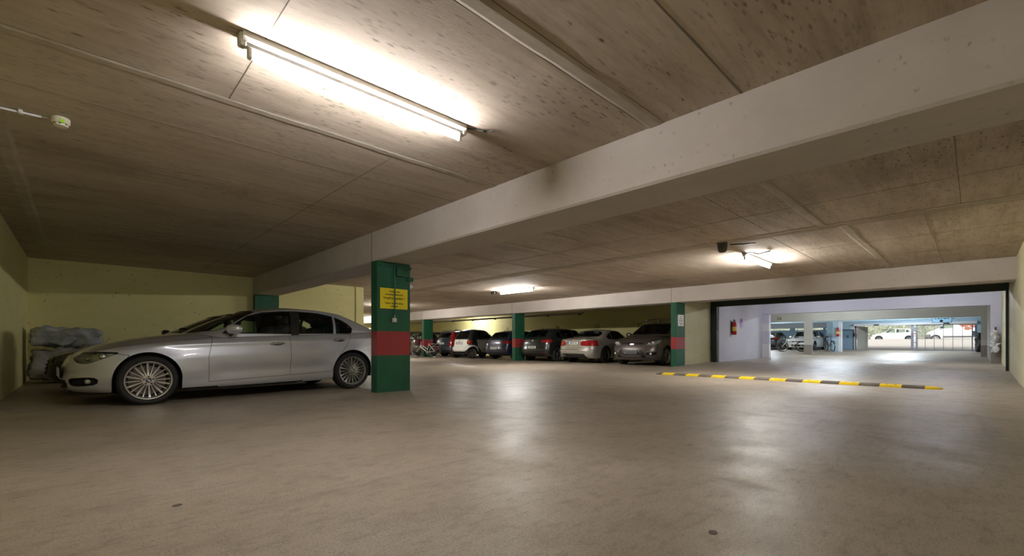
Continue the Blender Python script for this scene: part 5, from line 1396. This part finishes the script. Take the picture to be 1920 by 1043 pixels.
# black coupe-like car hidden behind the silver saloon
def coupe_extra(S, root, D, out):
    mb = MB()
    for z in (.34, .40, .46, .52): mb.tube([(nose_x(S, y, z) + .006, y, z) for y in np.linspace(-.42, .42, 9)], .008, 6)
    mb.build('grille_bars', M['trim'], root)
cp = dict(L=4.55, W=1.80, fa=.85, ra=3.55, wr=.32, tw=.225, spokes='5', rim_mat=M['alloy_dark'], wseg=28, dens=1.4, paint=M['black_paint'], gapw=.006,
    zb=[(0, .19), (4.55, .22)], zs=[(0, .56), (.3, .66), (.9, .79), (1.7, .89), (3.5, .97), (4.55, .98)], zc=[(0, .57), (.2, .67), (.6, .77), (1.4, .92), (3.8, 1.06), (4.55, 1.01)],
    xf=[(0, .1), (.3, 0), (.7, .01), (1, .06)], xr=[(0, .1), (.4, 0), (1, .06)], wf=[(0, .93), (.1, .965), (.4, 1.), (.7, .99), (.9, .95), (1, .91)], fb=.55, rb=.45,
    G=dict(x0=1.5, x1=4.2, w=.81, fb=.42, rb=.4), R=dict(x0=2.32, x1=3.6, w=.60, fb=.12, rb=.2), zr=[(2.3, 1.34), (2.7, 1.415), (3.0, 1.43), (3.6, 1.37)], bulge=.04,
    cabin=(1.6, 3.2), mirror=(1.70, 1.0, .95), handles=[(2.4, .84)], extra=[coupe_extra],
    regions=[Rg('front', [(-.63, 1.02), (-.52, 1.31), (.52, 1.31), (.63, 1.02)], 'windscreen', M['glass'], zones=(2,), single=True, x=(-1, 2.5)),
        Rg('rear', [(-.6, 1.1), (-.5, 1.3), (.5, 1.3), (.6, 1.1)], 'rear_window', M['glass_dark'], zones=(2,), single=True, x=(3.3, 99)),
        Rg('front', [(0, .30), (.44, .32), (.46, .50), (.40, .545), (0, .55)], 'grille', M['under'], zones=(0,), push=.02, x=(-1, .4)),
        Rg('side', [(.08, .50), (.14, .60), (.46, .69), (.5, .65), (.3, .54)], 'headlight', M['lens'], zones=(0, 1), split=True, ymin=.42, bowl=(.03, M['reflector'])),
        Rg('side', [(1.45, .27), (2.75, .3), (2.8, 1.3), (1.45, 1.3)], 'door', zones=(0, 1), split=True, ymin=.5),
    ] + win_rows([[(1.88, 1.0), (2.30, 1.24), (2.5, 1.30), (2.9, 1.325), (2.9, 1.01)], [(2.98, 1.01), (2.98, 1.325), (3.4, 1.28), (3.7, 1.12), (3.7, 1.04)]], M['glass']))
make_car(cp, 'car', 'black car parked in the corner behind the silver saloon, mostly hidden', (-.42, 10.5, 0), .02)

# cars beyond the beige lintel
def dim(z): return z
bz = floor_z(38)
b1 = hatch(L=4.2, W=1.78, H=1.38, paint='black_paint', belt=.90); b1['extra'] = [tail_marks(.85, 'M 8', .6)]
o = make_car(b1, 'car', 'black hatchback parked beyond the beige lintel under the number 26', (37.6 + 4.2, 11.15, bz), PI)
w1 = hatch(L=4.1, W=1.72, H=1.46, paint='white_paint', belt=.92)
for R_1 in w1['regions']:
    if R_1['part'] == 'bonnet': pass
o = make_car(w1, 'car', 'white hatchback facing out beyond the beige lintel, split by the post in front of it', (37.4, 8.95, bz), -.06)

# outside on the street
def lp(S, root, D, out): pass
s1 = hatch(L=4.2, W=1.80, H=1.48, paint='white_paint', belt=.95)
s1['extra'] = []
o = make_car(s1, 'car', 'white hatchback standing outside on the street, seen through the open gate half', (66.9, 8.55, floor_z(67)), -PI / 2)
van = dict(L=5.6, W=2.0, fa=.95, ra=4.45, wr=.34, tw=.22, spokes='cover', rim_mat=M['alloy'], wseg=28, dens=1.2, paint=M['white_paint'], cat='van',
    zb=[(0, .3), (5.6, .34)], zs=[(0, .85), (.4, 1.05), (1.0, 1.25), (1.6, 1.32), (5.6, 1.35)], zc=[(0, .9), (.5, 1.15), (1.0, 1.32), (1.6, 1.36), (5.6, 1.4)],
    xf=[(0, .08), (.3, 0), (1, .25)], xr=[(0, .05), (.3, 0), (1, .04)], wf=[(0, .96), (.2, .99), (.5, 1.), (.9, .985), (1, .96)], fb=.45, rb=.15, nf=3, nr=5,
    G=dict(x0=.85, x1=5.52, w=.95, fb=.35, rb=.12), R=dict(x0=1.75, x1=5.42, w=.86, fb=.2, rb=.1, drop=.04), zr=[(1.7, 2.15), (2.2, 2.30), (5.4, 2.32)], bulge=.03,
    cabin=(1.5, 2.6), seats=[(2.1, 2)], mirror=(1.4, 1.5, 1.6), mirror_mat=M['trim'],
    regions=[Rg('front', [(-.8, 1.40), (-.74, 2.1), (.74, 2.1), (.8, 1.40)], 'windscreen', M['glass'], zones=(2,), single=True, x=(-1, 2.0)),
        Rg('side', [(-.1, .2), (.55, .2), (.6, .55), (.5, .80), (-.1, .75)], 'bumper', M['disc'], zones=(0,), ymin=-1),
        Rg('side', [(1.5, .4), (4.0, .42), (4.0, .60), (1.5, .58)], 'cladding', M['disc'], zones=(0,), ymin=.5, split=True),
        Rg('side', [(1.25, .62), (2.35, .62), (2.35, 2.15), (1.25, 2.15)], 'door', zones=(0, 1), split=True, ymin=.5),
        Rg('side', [(.15, .82), (.3, 1.0), (.75, 1.12), (.7, .95)], 'headlight', M['white_lens'], zones=(0, 1), split=True, ymin=.4),
    ] + win_rows([[(1.15, 1.42), (1.75, 2.0), (2.28, 2.02), (2.28, 1.42)]], M['glass']))
def van_mark(S, root, D, out):
    for s in (-1, 1):
        mb = MB(); R0 = rot_to((1, 0, 0), (0, 0, 1), (0, 0, 0)) if s < 0 else rot_to((-1, 0, 0), (0, 0, 1), (0, 0, 0))
        y = s * (side_y(S, 3.4, 1.2) + .004); me = MB()
        for q, (px_, pz_, rr) in enumerate(((3.1, 1.75, .34), (3.5, 1.95, .30), (3.8, 1.7, .36), (3.35, 1.35, .26))):
            me.prism([(px_ + rr * math.cos(a * PI / 8) * (1 + .2 * math.cos(3 * a)), pz_ + rr * .7 * math.sin(a * PI / 8)) for a in range(16)], -.03 + q * .001, .0 + q * .001, rot_to((1, 0, 0), (0, 0, 1), (0, y, 0)))
        me.build('side_graphic', M['vinyl'], root)
van['extra'] = [van_mark]
o = make_car(van, 'van', 'white delivery van with orange graphics outside on the street behind the closed gate leaf', (67.0, 3.9, floor_z(67)), -PI / 2)
# ------------------------------------------------------------------ bicycles
def bicycle(loc, rz, label, frame_mat, wr=.34, step=False, basket=False, lean=.06, fat=.016, grp=None):
    r = empty('bicycle', loc, rz, label, 'bicycle', grp); r.rotation_euler = (lean, 0, rz)
    wb = 1.06
    def wheel_(x):
        mb = MB(); n = 32
        mb.lathe([(wr + fat * math.cos(a * PI / 4) - fat, fat * math.sin(a * PI / 4)) for a in range(8)], n, Matrix.Translation((x, 0, wr)) @ Matrix.Rotation(PI / 2, 4, 'X'), closed=True)
        o = mb.build('bicycle_wheel', M['tyre'], r, smooth=True)
        mb = MB(); mb.lathe([(wr - 2 * fat, -.01), (wr - 2 * fat - .012, -.008), (wr - 2 * fat - .012, .008), (wr - 2 * fat, .01)], n, Matrix.Translation((x, 0, wr)) @ Matrix.Rotation(PI / 2, 4, 'X')); mb.build('rim', M['alloy'], o, smooth=True)
        mb = MB()
        for k in range(18):
            a = 2 * PI * k / 18; mb.tube([(x + .015 * math.cos(a + .5), (-1) ** k * .025, wr + .015 * math.sin(a + .5)), (x + (wr - 2 * fat - .01) * math.cos(a), 0, wr + (wr - 2 * fat - .01) * math.sin(a))], .0018, 4, caps=False)
        mb.tube([(x, -.04, wr), (x, .04, wr)], .016, 8); mb.build('spokes', M['alloy'], o)
    wheel_(0); wheel_(wb)
    bb = (.46, 0, .30); hd0 = (.86, 0, .62); hd1 = (.82, 0, .86); st = (.34, 0, .82)
    mb = MB()
    mb.tube([bb, hd0], .018); mb.tube([bb, st], .016)
    mb.tube([(.38, 0, .70) if not step else (.42, 0, .48), (.835, 0, .78) if not step else (.85, 0, .70)], .016)
    mb.tube([hd0, hd1], .020)
    for s in (-1, 1): mb.tube([(0, s * .05, wr), (.36, s * .012, .74)], .009); mb.tube([(0, s * .05, wr), bb], .010)
    mb.build('frame', frame_mat, r)
    mb = MB()
    for s in (-1, 1): mb.tube([(.87, s * .045, .60), (.93, s * .05, .50), (wb, s * .05, wr)], .011)
    mb.tube([(.87, -.045, .60), (.87, .045, .60)], .014); mb.build('fork', frame_mat, r)
    mb = MB(); mb.tube([hd1, (.80, 0, .95)], .013); mb.tube([(.66, -.29, 1.0), (.78, -.22, .98), (.81, 0, .96), (.78, .22, .98), (.66, .29, 1.0)], .012); mb.build('handlebar', M['alloy_dark'], r, smooth=True)
    mb = MB(); mb.tube([st, (.32, 0, .90)], .012); mb.prism([(-.14, -.07), (-.05, -.07), (.14, -.02), (.14, .02), (-.05, .07), (-.14, .07)], .90, .95, Matrix.Translation((.31, 0, 0))); mb.build('saddle', M['black'], r)
    mb = MB(); mb.lathe([(.001, .06), (.095, .06), (.095, .055), (.001, .055)], 20, Matrix.Translation(bb) @ Matrix.Rotation(PI / 2, 4, 'X'))
    mb.tube([(.46, -.07, .30), (.40, -.075, .15)], .011); mb.tube([(.46, .07, .30), (.52, .075, .45)], .011); mb.box((.35, -.14, .135), (.45, -.06, .16)); mb.box((.47, .06, .44), (.57, .14, .465)); mb.build('crankset', M['alloy_dark'], r)
    for x, a0, a1 in ((0, 20, 190), (wb, 10, 165)):
        mb = MB(); pts = arc(x, wr, wr + .025, a0, a1, 14); vs = []
        for px_, pz_ in pts: vs += [(px_, -.025, pz_), (px_, .025, pz_)]
        mb.add(vs, [(2 * i, 2 * i + 1, 2 * i + 3, 2 * i + 2) for i in range(14)]); mb.build('mudguard', M['alloy_dark'], r)
    if basket:
        mb = MB(); mb.box((-.22, -.09, .74), (.22, .09, .76)); mb.tube([(0, -.06, wr), (-.05, -.06, .74)], .007); mb.tube([(0, .06, wr), (-.05, .06, .74)], .007); mb.build('luggage_rack', M['alloy_dark'], r)
    return r
bk = bicycle((13.93, 20.50, 0), math.atan2(.95, -.62), 'old step-through bicycle with dark red bags, standing at the far left column', M['bike_frame'], step=True, basket=True, grp=None)
# red bags: hang on the bicycle
def on_bike(name, a, b, label):
    o = lumpy(name, a, b, M['bike_red'], .05, 6, 4, None, 8); o.location = bk.location; o.rotation_euler = bk.rotation_euler
    return tag(o, label, 'bag')
on_bike('pannier_bag', (-.20, -.24, .36), (.18, -.09, .74), 'dark red pannier bag on the rear of the old bicycle')
on_bike('basket_bag', (.86, -.17, .72), (1.14, .17, 1.0), 'dark red bag at the handlebar of the old bicycle')
z = floor_z(33)
bicycle((32.6, 7.55, z), math.atan2(.95, -.3), 'pale cream mountain bicycle leaning before the white hatchback beyond the lintel', M['bike_cream'], fat=.03)
bicycle((35.0, 6.75, floor_z(35)), math.atan2(.5, .85) + PI, 'dark bicycle with raised handlebar between the white hatchback and the blue post', M['alloy_dark'], fat=.028)

# ------------------------------------------------------------------ street edge
def leafy(name, a, b, mat, n, label, cat, size=.16, seed=1):
    rd = random.Random(seed); mb = MB(); mb.box((a[0] + .3, a[1] + .2, a[2]), (b[0] - .2, b[1] - .2, b[2] - .25))
    for _ in range(n):
        p = Vector([rd.uniform(a[i], b[i]) for i in range(3)]); f = rd.choice((0, 2, 0))
        if f == 0: p.x = a[0] + rd.random() ** 2 * .35
        else: p.z = b[2] - rd.random() ** 2 * .3
        u = Vector((rd.uniform(-1, 1), rd.uniform(-1, 1), rd.uniform(-1, 1))).normalized(); v = u.cross(Vector((rd.uniform(-1, 1), rd.uniform(-1, 1), rd.uniform(-1, 1)))).normalized()
        s = size * rd.uniform(.6, 1.2)
        mb.add([p - u * s, p + v * s * .5, p + u * s, p - v * s * .5], [(0, 1, 2, 3)])
    o = mb.build(name, mat); return tag(o, label, cat, None, 'stuff')
leafy('hedge', (73, -24, 1.0), (76, 40, 5.2), M['hedge'], 20000, 'green hedge with haze painted into its pale colour along the far side of the street', 'hedge', .17)
leafy('bush', (69.4, 9.6, 1.0), (71.0, 12.4, 2.6), M['bush'], 2500, 'dry brown bush beyond the nose of the white hatchback on the street', 'bush', .09, 3)
mb = MB(); mb.box((71.6, -24, 1.0), (71.9, 40, 1.35)); o = mb.build('kerb_wall', M['asphalt']); tag(o, kind='structure')
tag(mb.build('ramp_wall', M['white_wall']), kind='structure') if 0 else None
o = lumpy('covered_scooter', (-.75, -.28, 0), (.75, .28, 1.12), M['black'], .16, 3, 6, None, 14); o.location = (37.6, -.30, floor_z(37.6)); tag(o, 'dark covered scooter standing right of the driveway gate', 'scooter')
